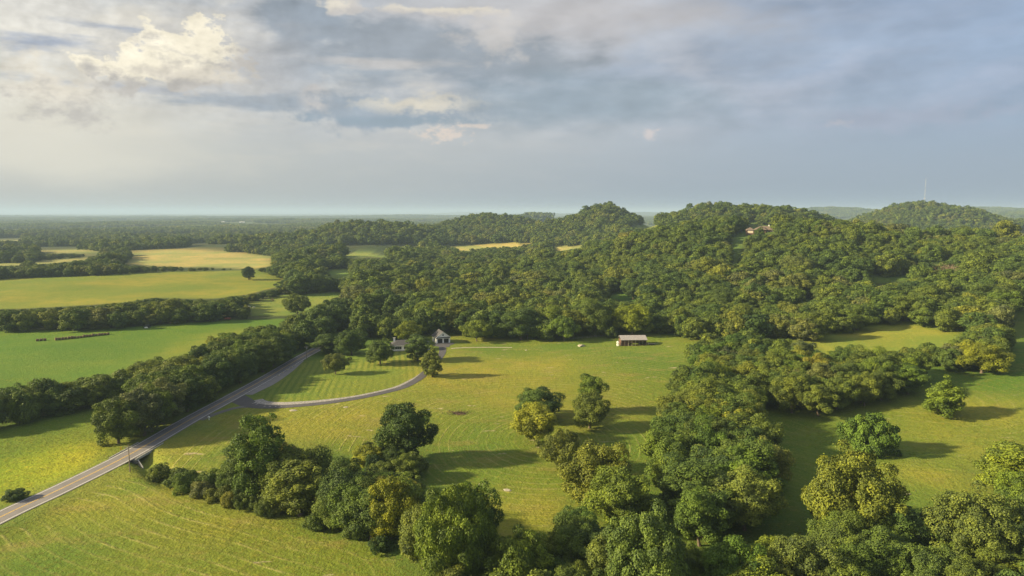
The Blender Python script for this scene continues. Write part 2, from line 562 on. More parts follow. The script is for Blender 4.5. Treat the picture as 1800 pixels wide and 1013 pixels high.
# hay stubble, dry turf, greener hollows; left pasture's gold tracts paint in sunlit patches
def tract(px, py, rad, col, w):
    x_, y_ = P(px, py)
    k = w * np.exp(-0.5 * (((vx - x_) / rad) ** 2 + ((vy - y_) / (rad * 1.3)) ** 2))
    k *= (gcol[:, 1] > 0.10)
    gcol[:, :3] = gcol[:, :3] * (1 - k[:, None]) + np.array(col) * k[:, None]


GOLD, RICH, WEED = (0.250, 0.228, 0.030), (0.115, 0.17, 0.022), (0.30, 0.30, 0.02)
for px, py, rad, w in ((640, 700, 20, .75), (820, 650, 26, .7), (900, 690, 20, .75), (770, 690, 20, .7), (1010, 640, 18, .7), (480, 745, 14, .6), (560, 740, 12, .6), (330, 800, 10, .7), (930, 880, 12, .6), (1100, 700, 14, .5),
                       (1640, 735, 9, .4), (1740, 720, 14, .7), (1690, 770, 14, .6), (1640, 840, 8, .7), (1560, 600, 22, .6), (430, 590, 22, .5), (340, 615, 18, .4), (200, 900, 16, .5), (420, 960, 16, .4), (250, 870, 12, .6)):
    tract(px, py, rad, GOLD, w)
for px, py, rad, w in ((1150, 620, 22, .8), (1010, 605, 16, .8), (880, 612, 12, .6), (380, 800, 14, .7), (860, 790, 14, .7), (1100, 780, 14, .6), (1420, 800, 22, .7), (1500, 680, 18, .6), (120, 640, 40, .6), (60, 990, 12, .7), (250, 850, 6, .6), (520, 690, 14, .5)):
    tract(px, py, rad, RICH, w)
for px, py, rad, w in ((70, 815, 9, .8), (130, 800, 6, .7), (20, 840, 8, .7), (100, 830, 6, .7)):
    tract(px, py, rad, WEED, w)
at = ground_me.color_attributes.new('sward', 'FLOAT_COLOR', 'POINT')
at.data.foreach_set('color', gcol.astype(np.float32).ravel())
# swath coordinate (metres across the mowing lines) and strength
sw = np.zeros(len(verts))
ss_ = np.zeros(len(verts))
edge = smooth_line([P(*p) for p in [(200, 828), (275, 852), (330, 872), (400, 896), (480, 914), (560, 938), (640, 958), (690, 990), (712, 1090)]], 3.0)
ins = inside(vx, vy, WPOLY['hay_near'])
d, _ = nearest(vx[ins], vy[ins], edge)
sw[ins] = d / 4.4
ss_[ins] = 1.0
arc_c = P(955, 775)
ins = inside(vx, vy, WPOLY['central']) & ~inside(vx, vy, lawn_w)
dd = np.hypot((vx[ins] - arc_c[0]) * 1.0, (vy[ins] - arc_c[1]) * 0.80)
sw[ins] = dd / 3.3
ss_[ins] = 0.9
ins = inside(vx, vy, WPOLY['right_low'])
rc = P(1600, 700)
sw[ins] = np.hypot(vx[ins] - rc[0], vy[ins] - rc[1]) / 5.0
ss_[ins] = 0.35
ins = inside(vx, vy, lawn_w)
sw[ins] = (vx[ins] * 0.985 + vy[ins] * 0.17) / 2.3
ss_[ins] = -1.0
sat = ground_me.attributes.new('swath', 'FLOAT', 'POINT')
sat.data.foreach_set('value', sw.astype(np.float32))
sat = ground_me.attributes.new('swath_strength', 'FLOAT', 'POINT')
sat.data.foreach_set('value', ss_.astype(np.float32))


def material(name):
    m = bpy.data.materials.new(name)
    m.use_nodes = True
    m.node_tree.nodes.clear()
    n = N(m.node_tree)
    out = n.new('ShaderNodeOutputMaterial')
    return m, n, out


def simple(name, col, rough=0.7, var=0.12, scale=1.5, metal=0.0, bump=0.0, spec=0.3):
    m, n, out = material(name)
    co = n.new('ShaderNodeTexCoord').outputs['Object']
    nz = n.noise(co, scale, 5, 0.6)
    cc = n.mix(n.ss(nz, 0.3, 0.7), tuple(c * (1 - var) for c in col), tuple(min(1, c * (1 + var)) for c in col))
    b = n.new('ShaderNodeBsdfPrincipled')
    n.put(b.inputs['Base Color'], cc)
    b.inputs['Roughness'].default_value = rough
    b.inputs['Metallic'].default_value = metal
    b.inputs['Specular IOR Level'].default_value = spec
    if bump:
        bp = n.new('ShaderNodeBump')
        bp.inputs['Strength'].default_value = bump
        n.put(bp.inputs['Height'], nz)
        n.put(b.inputs['Normal'], bp.outputs[0])
    n.l.new(b.outputs[0], out.inputs[0])
    return m


def ground_material():
    m, n, out = material('sward_ground')
    pos = n.new('ShaderNodeNewGeometry').outputs['Position']
    base = n.attr('sward')['Color']
    swath = n.attr('swath')['Fac']
    strength = n.attr('swath_strength')['Fac']
    flat = n.v('MULTIPLY', pos, (1, 1, 0.2))
    n_l = n.noise(flat, 0.011, 4, 0.55)
    n_m = n.noise(flat, 0.06, 5, 0.6, 0.5)
    n_s = n.noise(flat, 0.42, 5, 0.65)
    n_f = n.noise(flat, 1.6, 3, 0.7)
    # dry, straw coloured tracts and lush green ones
    dry = n.mix(1.0, base, (1.28, 1.10, 1.2), 'MULTIPLY')
    lush = n.mix(1.0, base, (0.66, 0.86, 0.85), 'MULTIPLY')
    cc = n.mix(n.ss(n_l, 0.36, 0.64), lush, dry)
    cc = n.mix(n.ss(n_m, 0.40, 0.72, 0, 0.75), cc, lush)
    cc = n.mix(n.m('MULTIPLY', n.ss(n_s, 0.50, 0.75), 0.9), cc, dry)
    cc = n.mix(n.m('MULTIPLY', n.ss(n_f, 0.44, 0.70), 0.80), cc, n.mix(1.0, base, (0.55, 0.66, 0.6), 'MULTIPLY'))
    tan = n.ss(n.noise(n.v('MULTIPLY', flat, (0.6, 1.3, 1)), 0.075, 5, 0.65), 0.50, 0.68, 0.0, 0.60)
    tan = n.m('MULTIPLY', tan, n.m('MAXIMUM', strength, 0.0))
    cc = n.mix(tan, cc, (0.215, 0.172, 0.052))
    # mown swaths: pale cut hay lying in wobbly lines
    n_w = n.noise(flat, 0.022, 3, 0.5)
    wob = n.m('ADD', swath, n.m('MULTIPLY', n.m('SUBTRACT', n_w, 0.5), 0.8))
    wob = n.m('ADD', wob, n.m('MULTIPLY', n.m('SUBTRACT', n_s, 0.5), 0.12))
    fr = n.m('ABSOLUTE', n.m('SUBTRACT', n.m('FRACT', wob), 0.5))
    line = n.ss(fr, 0.37, 0.49)
    brk = n.ss(n.noise(flat, 0.05, 3, 0.6), 0.44, 0.60)
    line = n.m('MULTIPLY', n.m('MULTIPLY', line, n.m('ADD', n.m('MULTIPLY', brk, 0.62), 0.30)), n.ss(n_s, 0.25, 0.55))
    pos_s = n.m('MAXIMUM', strength, 0.0)
    cc = n.mix(n.m('MULTIPLY', n.m('MULTIPLY', line, pos_s), 0.85), cc, (0.34, 0.30, 0.11))
    rows = n.ss(n.m('ABSOLUTE', n.m('SUBTRACT', n.m('FRACT', n.m('MULTIPLY', wob, 3.0)), 0.5)), 0.1, 0.45)
    rows = n.m('MULTIPLY', n.m('MULTIPLY', rows, pos_s), n.ss(n.noise(flat, 0.09, 3, 0.6), 0.35, 0.65, 0.2, 0.75))
    cc = n.mix(rows, cc, n.mix(1.0, base, (0.62, 0.70, 0.6), 'MULTIPLY'))
    # lawn stripes left by the mower
    neg_s = n.m('MAXIMUM', n.m('MULTIPLY', strength, -1), 0.0)
    stripe = n.ss(n.m('ABSOLUTE', n.m('SUBTRACT', n.m('FRACT', n.m('ADD', n.m('MULTIPLY', swath, 0.72), n.m('MULTIPLY', n_m, 0.9))), 0.5)), 0.16, 0.42)
    cc = n.mix(n.m('MULTIPLY', n.m('MULTIPLY', stripe, neg_s), n.ss(n_w, 0.3, 0.65, 0.25, 0.75)), cc, n.mix(1.0, base, (0.50, 0.64, 0.55), 'MULTIPLY'))
    # thin soil over limestone: bare tan patches in the mown field
    pale = n.m('MULTIPLY', n.ss(n.noise(n.v('MULTIPLY', flat, (0.5, 1.2, 1)), 0.16, 6, 0.62), 0.635, 0.70), pos_s)
    cc = n.mix(n.m('MULTIPLY', pale, 0.8), cc, (0.36, 0.29, 0.19))
    b = n.new('ShaderNodeBsdfPrincipled')
    n.put(b.inputs['Base Color'], cc)
    b.inputs['Roughness'].default_value = 0.9
    b.inputs['Specular IOR Level'].default_value = 0.1
    bp = n.new('ShaderNodeBump')
    bp.inputs['Strength'].default_value = 0.9
    bp.inputs['Distance'].default_value = 0.55
    n.put(bp.inputs['Height'], n.m('ADD', n.m('ADD', n.m('MULTIPLY', n_f, 0.55), n_s), n.m('MULTIPLY', n.m('MULTIPLY', line, pos_s), 0.2)))
    n.put(b.inputs['Normal'], bp.outputs[0])
    n.l.new(b.outputs[0], out.inputs[0])
    return m


def link(o, parent=None):
    COL.objects.link(o)
    if parent is not None:
        o.parent = parent
    return o


def mesh_obj(name, me, mat=None, parent=None):
    o = bpy.data.objects.new(name, me)
    if mat is not None:
        if len(me.materials) == 0:
            me.materials.append(mat)
    return link(o, parent)


def empty(name, loc=(0, 0, 0), rz=0.0):
    o = bpy.data.objects.new(name, None)
    o.location = loc
    o.rotation_euler = (0, 0, rz)
    o.empty_display_size = 0.5
    return link(o)


def tag(o, label=None, cat=None, group=None, kind=None):
    if label:
        o['label'] = label
    if cat:
        o['category'] = cat
    if group:
        o['group'] = group
    if kind:
        o['kind'] = kind
    return o


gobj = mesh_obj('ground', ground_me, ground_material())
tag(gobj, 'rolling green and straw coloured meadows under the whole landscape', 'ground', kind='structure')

# ------------------------------------------------------------------ road, drive, gravel
def ribbon(name, line, z, w_left, w_right, mat, lift, kind='structure', label=None, cat=None, parent=None, i0=0, i1=None, cols=2):
    full = len(line)
    line, z = line[i0:i1], z[i0:i1]
    t = np.gradient(line, axis=0)
    t /= np.linalg.norm(t, axis=1)[:, None]
    nrm = np.stack([t[:, 1], -t[:, 0]], 1)              # to the right of travel
    wl = np.broadcast_to(np.asarray(w_left, float), (full,))[i0:i1]
    wr = np.broadcast_to(np.asarray(w_right, float), (full,))[i0:i1]
    vs = []
    for k in range(cols):
        f = k / (cols - 1)
        off = (-wl * (1 - f) + wr * f)[:, None]
        vs.append(np.column_stack([line + nrm * off, z + lift]))
    v = np.stack(vs, 1).reshape(-1, 3)
    me = mesh_np(name, v, grid_faces(cols, len(line)))
    o = mesh_obj(name, me, mat, parent)
    if label:
        tag(o, label, cat, kind=kind)
    return o


def asphalt(name, col, worn):
    m, n, out = material(name)
    pos = n.new('ShaderNodeNewGeometry').outputs['Position']
    a = n.noise(pos, 0.35, 5, 0.6)
    b_ = n.noise(pos, 6.0, 3, 0.6)
    cc = n.mix(n.ss(a, 0.35, 0.7), col, worn)
    cc = n.mix(n.ss(b_, 0.3, 0.75, 0, 0.35), cc, tuple(c * 0.6 for c in col))
    b = n.new('ShaderNodeBsdfPrincipled')
    n.put(b.inputs['Base Color'], cc)
    b.inputs['Roughness'].default_value = 0.85
    n.l.new(b.outputs[0], out.inputs[0])
    return m


M_ASPH = asphalt('worn_asphalt', (0.15, 0.14, 0.145), (0.19, 0.175, 0.175))
M_DRIVE = asphalt('fresh_asphalt', (0.055, 0.052, 0.060), (0.075, 0.07, 0.078))
M_GRAVEL = simple('crushed_gravel', (0.25, 0.235, 0.225), 0.9, 0.4, 1.4, bump=0.5)
M_WHITEL = simple('white_line_paint', (0.62, 0.61, 0.58), 0.6, 0.1, 3)
M_YELLOW = simple('yellow_line_paint', (0.62, 0.40, 0.08), 0.6, 0.12, 3)
road = ribbon('road', ROAD, ROAD_Z, 3.9, 3.9, M_ASPH, 0.0, label='worn grey two-lane road running away beside the hedge', cat='road', cols=5)
for side, off in (('left', -3.25), ('right', 3.25)):
    ribbon('edge_line', ROAD, ROAD_Z, -off + 0.11, off + 0.11, M_WHITEL, 0.012, parent=road)
for off in (-0.16, 0.16):
    ribbon('centre_line', ROAD, ROAD_Z, -off + 0.075, off + 0.075, M_YELLOW, 0.012, parent=road)
dw = np.interp(np.arange(len(DRIVE)), [0, 5, 10, 16, len(DRIVE) - 1], [5.0, 3.9, 2.7, 2.1, 2.0])
ribbon('driveway', DRIVE, DRIVE_Z, dw, dw, M_DRIVE, 0.004, label='dark fresh asphalt driveway curving up to the white garage', cat='driveway')
ribbon('driveway_spur', SPUR, SPUR_Z, 1.4, 1.4, asphalt('old_asphalt', (0.10, 0.10, 0.098), (0.13, 0.125, 0.115)), -0.004, label='old narrow asphalt spur joining the driveway to the road', cat='driveway')
# gravel shoulder inside the bend of the drive and along the lawn edge of the road
nD = len(DRIVE)
gl = np.interp(np.arange(nD) / nD, [0.0, 0.04, 0.10, 0.3, 0.5, 0.6, 1], [4.0, 7.5, 7.5, 4.2, 3.6, 2.2, 2.2])
gi = int(nD * 0.62)
ribbon('gravel_shoulder', DRIVE, DRIVE_Z, gl, 0.0, M_GRAVEL, 0.003, label='pale gravel shoulder between the lawn and the driveway bend', cat='gravel', i0=5, i1=gi)
ri0 = int(nearest([P(436, 692)[0]], [P(436, 692)[1]], ROAD)[1][0])
ri1 = int(nearest([P(530, 631)[0]], [P(530, 631)[1]], ROAD)[1][0])
m_ = ri1 - ri0
gw = np.interp(np.arange(len(ROAD)), [ri0 - 1, ri0 + m_ * 0.2, ri0 + m_ * 0.6, ri1], [7.0, 8.6, 7.2, 4.2])
ribbon('gravel_apron', ROAD, ROAD_Z, 0.0, gw, asphalt('grey_chippings', (0.19, 0.18, 0.185), (0.24, 0.225, 0.22)), -0.010, label='grey chippings lay-by along the lawn side of the road', cat='gravel', i0=ri0 - 1, i1=ri1, cols=3)


# ------------------------------------------------------------------ mesh builder for made things
class MB:
    def __init__(self):
        self.v, self.f = [], []

    def add(self, vs, fs):
        o = len(self.v)
        self.v += [tuple(p) for p in vs]
        self.f += [tuple(i + o for i in f) for f in fs]
        return self

    def box(self, x0, x1, y0, y1, z0, z1):
        return self.add([(x0, y0, z0), (x1, y0, z0), (x1, y1, z0), (x0, y1, z0), (x0, y0, z1), (x1, y0, z1), (x1, y1, z1), (x0, y1, z1)],
                        [(0, 3, 2, 1), (4, 5, 6, 7), (0, 1, 5, 4), (1, 2, 6, 5), (2, 3, 7, 6), (3, 0, 4, 7)])

    def tube(self, a, b, r0, r1=None, n=8, caps=True):
        r1 = r0 if r1 is None else r1
        a, b = Vector(a), Vector(b)
        d = (b - a).normalized()
        u = d.orthogonal().normalized()
        w = d.cross(u)
        vs = []
        for p, r in ((a, r0), (b, r1)):
            for k in range(n):
                t = 2 * math.pi * k / n
                vs.append(p + u * (r * math.cos(t)) + w * (r * math.sin(t)))
        fs = [(k, (k + 1) % n, n + (k + 1) % n, n + k) for k in range(n)]
        if caps:
            fs += [tuple(range(n - 1, -1, -1)), tuple(range(n, 2 * n))]
        return self.add(vs, fs)

    def prism(self, prof, y0, y1):
        """profile in x,z extruded along y"""
        n = len(prof)
        vs = [(x, y0, z) for x, z in prof] + [(x, y1, z) for x, z in prof]
        fs = [tuple(range(n)), tuple(range(2 * n - 1, n - 1, -1))] + [(k, n + k, n + (k + 1) % n, (k + 1) % n) for k in range(n)]
        return self.add(vs, fs)

    def mesh(self, name):
        me = bpy.data.meshes.new(name)
        me.from_pydata(self.v, [], self.f)
        import bmesh
        bm = bmesh.new()
        bm.from_mesh(me)
        bmesh.ops.recalc_face_normals(bm, faces=bm.faces)
        bm.to_mesh(me)
        bm.free()
        return me

    def build(self, name, mat, parent=None):
        return mesh_obj(name, self.mesh(name), mat, parent)


# ------------------------------------------------------------------ draped tracks and the forecourt
def drape(name, line, wl, wr, mat, lift, label, cat, cols=4):
    t = np.gradient(line, axis=0)
    t /= np.linalg.norm(t, axis=1)[:, None]
    nrm = np.stack([t[:, 1], -t[:, 0]], 1)
    wl = np.broadcast_to(np.asarray(wl, float), (len(line),))
    wr = np.broadcast_to(np.asarray(wr, float), (len(line),))
    vs = []
    for k in range(cols):
        f = k / (cols - 1)
        p = line + nrm * (-wl * (1 - f) + wr * f)[:, None]
        vs.append(np.column_stack([p, H(p[:, 0], p[:, 1]) + lift]))
    v = np.stack(vs, 1).reshape(-1, 3)
    o = mesh_obj(name, mesh_np(name, v, grid_faces(cols, len(line))), mat)
    return tag(o, label, cat, kind='structure')


gp = Vector(P(779, 603.5))
G_RZ = R(20)
g_front = Vector((math.sin(G_RZ), -math.cos(G_RZ)))
g_right = Vector((math.cos(G_RZ), math.sin(G_RZ)))
fc = [gp + g_front * d - g_right * 2.0 for d in np.arange(-1.0, 15.0, 1.5)]
drape('forecourt', np.array([tuple(p) for p in fc]), [8.5, 8.5, 8.5, 8.2, 7.5, 6.0, 4.5, 3.6, 3.0, 2.6, 2.2], [7.0, 7.0, 7.0, 7.0, 6.8, 6.2, 5.4, 4.6, 3.6, 2.6, 2.2], M_DRIVE, 0.10, 'dark asphalt forecourt in front of the white garage', 'forecourt', 7)
M_TRACK = simple('pale_track', (0.34, 0.30, 0.22), 0.95, 0.2, 0.8)
drape('farm_track', smooth_line([P(*p) for p in [(793, 613), (820, 611.5), (860, 611), (900, 611.5)]], 1.5), np.linspace(1.1, 0.5, 999)[:len(smooth_line([P(*p) for p in [(793, 613), (820, 611.5), (860, 611), (900, 611.5)]], 1.5))], 0.9, M_TRACK, 0.07, 'pale gravel track leading right from the garage forecourt', 'track', 3)

# ------------------------------------------------------------------ buildings
M_WHITE = simple('white_siding', (0.86, 0.86, 0.84), 0.6, 0.05, 1.2)
M_TRIM = simple('white_trim', (0.80, 0.80, 0.78), 0.5, 0.03, 2)
M_ROOF = simple('charcoal_shingle', (0.060, 0.058, 0.064), 0.85, 0.25, 1.6, bump=0.3)
M_BLACK = simple('black_metal', (0.018, 0.018, 0.020), 0.45, 0.2, 2)
M_GLASS = simple('dark_glass', (0.02, 0.024, 0.03), 0.12, 0.2, 0.5, spec=0.6)
M_CONC = simple('concrete', (0.34, 0.33, 0.31), 0.9, 0.2, 1.5, bump=0.3)
M_WOOD = simple('weathered_wood', (0.20, 0.165, 0.13), 0.9, 0.25, 3)
M_PALEWOOD = simple('pale_post_wood', (0.42, 0.36, 0.28), 0.9, 0.2, 3)
M_REDWOOD = simple('red_barn_board', (0.115, 0.062, 0.046), 0.85, 0.3, 2.5)
M_TIN = simple('pinkish_white_tin', (0.29, 0.27, 0.27), 0.45, 0.07, 0.5)
M_BRICK = simple('brown_brick', (0.140, 0.090, 0.068), 0.9, 0.2, 2.5)
M_BROOF = simple('tan_shingle', (0.150, 0.115, 0.095), 0.9, 0.2, 1.2)
M_CREAM = simple('cream_door', (0.66, 0.56, 0.43), 0.7, 0.06, 1)
M_HAY = simple('old_hay', (0.155, 0.105, 0.060), 0.95, 0.3, 3, bump=0.5)
M_WRAP = simple('bale_wrap', (0.74, 0.74, 0.70), 0.5, 0.06, 2)
M_STONE = simple('limestone', (0.31, 0.28, 0.22), 0.95, 0.2, 2.5, bump=0.5)
M_GALV = simple('galvanised_steel', (0.38, 0.39, 0.40), 0.5, 0.1, 4, metal=0.6)
M_SIGNY = simple('yellow_sign', (0.72, 0.50, 0.05), 0.5, 0.06, 3)
M_RUST = simple('rusty_red_paint', (0.22, 0.060, 0.040), 0.8, 0.3, 2)
M_TARP = simple('dark_tarp', (0.02, 0.025, 0.022), 0.6, 0.3, 2)


def slab_roof(mb, x0, x1, ya, za, yb, zb, th=0.22):
    """sloping slab between eave (ya, za) and ridge (yb, zb)"""
    return mb.add([(x0, ya, za), (x1, ya, za), (x1, yb, zb), (x0, yb, zb), (x0, ya, za + th), (x1, ya, za + th), (x1, yb, zb + th), (x0, yb, zb + th)],
                  [(0, 3, 2, 1), (4, 5, 6, 7), (0, 1, 5, 4), (1, 2, 6, 5), (2, 3, 7, 6), (3, 0, 4, 7)])


def slab_roof_x(mb, y0, y1, xa, za, xb, zb, th=0.22):
    return mb.add([(xa, y0, za), (xb, y0, zb), (xb, y1, zb), (xa, y1, za), (xa, y0, za + th), (xb, y0, zb + th), (xb, y1, zb + th), (xa, y1, za + th)],
                  [(0, 3, 2, 1), (4, 5, 6, 7), (0, 1, 5, 4), (1, 2, 6, 5), (2, 3, 7, 6), (3, 0, 4, 7)])


def window(parent, x0, x1, z0, z1, y, axis='x', bars=1, side=-1):
    """frame proud of the wall with a dark pane; y is the wall plane"""
    t = 0.10
    fr, pn = MB(), MB()
    d0, d1 = (y + side * 0.06, y - side * 0.02)

    def bx(m, a0, a1, c0, c1, e0, e1):
        if axis == 'x':
            m.box(a0, a1, min(e0, e1), max(e0, e1), c0, c1)
        else:
            m.box(min(e0, e1), max(e0, e1), a0, a1, c0, c1)
    bx(fr, x0 - t, x0, z0 - t, z1 + t, d0, d1)
    bx(fr, x1, x1 + t, z0 - t, z1 + t, d0, d1)
    bx(fr, x0, x1, z1, z1 + t, d0, d1)
    bx(fr, x0, x1, z0 - t, z0, d0, d1)
    for k in range(bars):
        xm = x0 + (x1 - x0) * (k + 1) / (bars + 1)
        bx(fr, xm - 0.04, xm + 0.04, z0, z1, d0, d1)
    bx(pn, x0, x1, z0, z1, y + side * 0.02, y - side * 0.015)
    f = fr.build('window', M_TRIM, parent)
    pn.build('pane', M_GLASS, f)
    return f


# --- white two-bay garage with gable front
gz = ground(gp.x, gp.y)
g = empty('garage', (gp.x, gp.y, gz + 0.05), G_RZ)
tag(g, 'small white gabled garage with two dark bays and a charcoal roof', 'garage')
gw, gd, gh, gr = 4.3, 10.5, 3.7, 6.9       # half width, depth, eaves, ridge
MB().box(-gw - 0.1, gw + 0.1, -0.1, gd + 0.1, -1.2, 0.12).build('foundation', M_CONC, g)
MB().box(-gw, gw, 0, gd, 0.12, gh - 0.02).build('wall', M_WHITE, g)
MB().prism([(-gw, gh), (gw, gh), (0, gr - 0.05)], 0.0, 0.25).build('gable', M_WHITE, g)
MB().prism([(-gw, gh), (gw, gh), (0, gr - 0.05)], gd - 0.25, gd).build('gable', M_WHITE, g)
mb = MB()
sl = (gr - gh) / gw
slab_roof_x(mb, -0.55, gd + 0.45, -gw - 0.6, gh - 0.6 * sl, -0.0, gr, 0.20)
slab_roof_x(mb, -0.55, gd + 0.45, gw + 0.6, gh - 0.6 * sl, 0.0, gr, 0.20)
rf = mb.build('roof', M_ROOF, g)
mb = MB()
slab_roof_x(mb, -0.60, -0.552, -gw - 0.6, gh - 0.6 * sl - 0.05, 0.0, gr - 0.05, 0.27)
slab_roof_x(mb, -0.60, -0.552, gw + 0.6, gh - 0.6 * sl - 0.05, 0.0, gr - 0.05, 0.27)
mb.build('barge_board', M_TRIM, rf)
MB().box(-gw - 0.05, gw + 0.05, -0.75, -0.003, gh - 0.45, gh - 0.02).build('canopy_band', M_BLACK, g)
for cxg in (-1.95, 1.95):
    dr = MB().box(cxg - 1.5, cxg + 1.5, -0.05, -0.004, 0.15, 2.75).build('bay_door', M_BLACK, g)
    for k in range(4):
        MB().box(cxg - 1.46, cxg + 1.46, -0.085, -0.052, 0.2 + k * 0.64, 0.2 + k * 0.64 + 0.58).build('panel', M_BLACK, dr)
    mb = MB()
    mb.box(cxg - 1.68, cxg - 1.5, -0.09, -0.004, 0.14, 2.93).box(cxg + 1.5, cxg + 1.68, -0.09, -0.004, 0.14, 2.93).box(cxg - 1.5, cxg + 1.5, -0.09, -0.004, 2.75, 2.93)
    mb.build('door_trim', M_TRIM, g)
mb = MB()
mb.box(-0.42, 0.42, -0.07, -0.004, 4.55, 5.45)
vt = mb.build('gable_vent', M_BLACK, g)
window(g, 2.0, 3.6, 0.9, 2.5, -gw - 0.003, 'y', 1, -1)
MB().box(-gw - 0.06, -gw - 0.004, 5.2, 6.3, 0.15, 2.4).build('side_door', M_BLACK, g)
for x_, y_ in ((-gw, 0.0), (gw, 0.0)):
    MB().box(x_ - 0.09, x_ + 0.09, -0.05, 0.09, 0.13, gh - 0.47).build('corner_board', M_TRIM, g)

# --- long white ranch house
hp = Vector(P(712, 617))
hz_ = ground(hp.x, hp.y)
h = empty('ranch_house', (hp.x, hp.y, hz_ + 0.1), R(10))
tag(h, 'long low white house with a charcoal roof behind two lawn trees', 'house')
MB().box(-8.2, 14.2, -0.2, 9.2, -1.4, 0.3).build('foundation', M_CONC, h)
MB().box(-8, 14, 0, 9, 0.3, 3.1).build('wall', M_WHITE, h)
MB().box(2.0, 8.5, -3.6, -0.003, 0.3, 3.1).build('wing_wall', M_WHITE, h)
mb = MB()     # hipped main roof
e = 0.6
A = [(-8 - e, -e, 3.1), (14 + e, -e, 3.1), (14 + e, 9 + e, 3.1), (-8 - e, 9 + e, 3.1), (-4, 4.5, 5.6), (10, 4.5, 5.6)]
mb.add(A, [(0, 1, 5, 4), (1, 2, 5), (2, 3, 4, 5), (3, 0, 4), (0, 3, 2, 1)])
rf = mb.build('roof', M_ROOF, h)
mb = MB()     # gabled roof of the front wing
slab_roof_x(mb, -4.2, 3.0, 2.0 - e, 2.95, 5.25, 5.0, 0.18)
slab_roof_x(mb, -4.2, 3.0, 8.5 + e, 2.95, 5.25, 5.0, 0.18)
mb.build('wing_roof', M_ROOF, h)
MB().prism([(2.0, 3.1), (8.5, 3.1), (5.25, 4.95)], -3.6, -3.4).build('gable', M_WHITE, h)
MB().box(-8 - e - 0.04, 14 + e, -e - 0.08, -e + 0.04, 2.92, 3.13).build('gutter', M_TRIM, h)
ch = MB().box(-6.6, -5.4, 5.2, 6.2, 3.5, 6.6).build('chimney', M_TRIM, h)
MB().box(-6.75, -5.25, 5.05, 6.35, 6.6, 6.75).build('cap', M_CONC, ch)
window(h, -5.6, -2.0, 0.95, 2.5, -0.003, 'x', 2)
window(h, -0.6, 0.6, 1.1, 2.4, -0.003, 'x', 0)
window(h, 4.0, 6.6, 1.0, 2.4, -3.603, 'x', 2)
window(h, 10.2, 12.6, 1.0, 2.4, -0.003, 'x', 2)
dr = MB().box(0.9, 1.85, -0.06, -0.004, 0.3, 2.45).build('door', M_BLACK, h)

# --- pole barn with a pale tin roof
bp_ = Vector(P(1114, 608))
bz = ground(bp_.x, bp_.y)
b = empty('pole_barn', (bp_.x, bp_.y, bz), R(2))
tag(b, 'open-fronted pole barn with a pale tin roof and red-brown boards', 'barn')
bw, bd = 7.4, 7.0
mb = MB()
slab_roof(mb, -bw - 0.5, bw + 0.5, -1.0, 3.55, 4.6, 5.4, 0.10)
slab_roof(mb, -bw - 0.5, bw + 0.5, bd + 0.8, 3.7, 4.6, 5.4, 0.10)
rf = mb.build('roof', M_TIN, b)
for k in range(20):
    x = -bw - 0.4 + k * (2 * bw + 0.8) / 19
    mbk = MB()
    slab_roof(mbk, x - 0.03, x + 0.03, -1.0, 3.655, 4.6, 5.505, 0.05)
    mbk.build('seam', M_TIN, rf)
MB().box(-bw - 0.5, bw + 0.5, -1.06, -1.003, 3.42, 3.66).build('fascia', M_TIN, rf)
posts_x = np.linspace(-bw, bw, 8)
for x in posts_x:
    MB().box(x - 0.12, x + 0.12, -0.1, 0.14, -0.5, 3.9).build('post', M_PALEWOOD if -3.5 < x < 3 else M_WOOD, b)
    MB().box(x - 0.12, x + 0.12, bd - 0.1, bd + 0.14, -0.5, 3.95).build('post', M_WOOD, b)


def boards(x0, x1, y, z0, z1, axis, nb, mat):
    for k in range(nb):
        za, zb = z0 + (z1 - z0) * k / nb, z0 + (z1 - z0) * (k + 1) / nb - 0.03
        (MB().box(x0, x1, y - 0.02, y + 0.02 + 0.01 * (k % 2), za, zb) if axis == 'x' else MB().box(y - 0.02, y + 0.02 + 0.01 * (k % 2), x0, x1, za, zb)).build('board', mat, b)


boards(-bw + 0.12, bw - 0.12, bd - 0.16, -0.2, 3.7, 'x', 10, M_REDWOOD)
boards(-bw + 0.12, -3.4, 0.22, -0.2, 2.7, 'x', 8, M_REDWOOD)
boards(0.2, bd - 0.2, -bw - 0.16, -0.2, 3.5, 'y', 9, M_REDWOOD)
boards(0.2, bd - 0.2, bw + 0.16, -0.2, 3.5, 'y', 9, M_REDWOOD)
boards(-3.2, bw - 0.12, 0.22, -0.2, 0.75, 'x', 3, M_REDWOOD)
MB().box(-bw, bw, -0.02, 0.1, 3.02, 3.28).build('header_beam', M_REDWOOD, b)


def bale(loc, mat, label, rz, r=0.75, w=1.3, group=None, name='hay_bale'):
    n = 14
    vs, fs = [], []
    prof = [(-w / 2, 0.0), (-w / 2, r * 0.86), (-w / 2 + 0.09, r), (w / 2 - 0.09, r), (w / 2, r * 0.86), (w / 2, 0.0)]
    for k in range(n):
        t = 2 * math.pi * k / n
        for x, q in prof:
            wob = 1 + 0.03 * math.sin(k * 2.4 + x * 3)
            vs.append((x, q * wob * math.cos(t), r * 0.97 + q * wob * math.sin(t)))
    m = len(prof)
    for k in range(n):
        for q in range(m - 1):
            fs.append((k * m + q, ((k + 1) % n) * m + q, ((k + 1) % n) * m + q + 1, k * m + q + 1))
    o = MB().add(vs, fs).build(name, mat)
    o.location = loc
    o.rotation_euler = (0, 0, rz)
    return tag(o, label, 'bale', group)


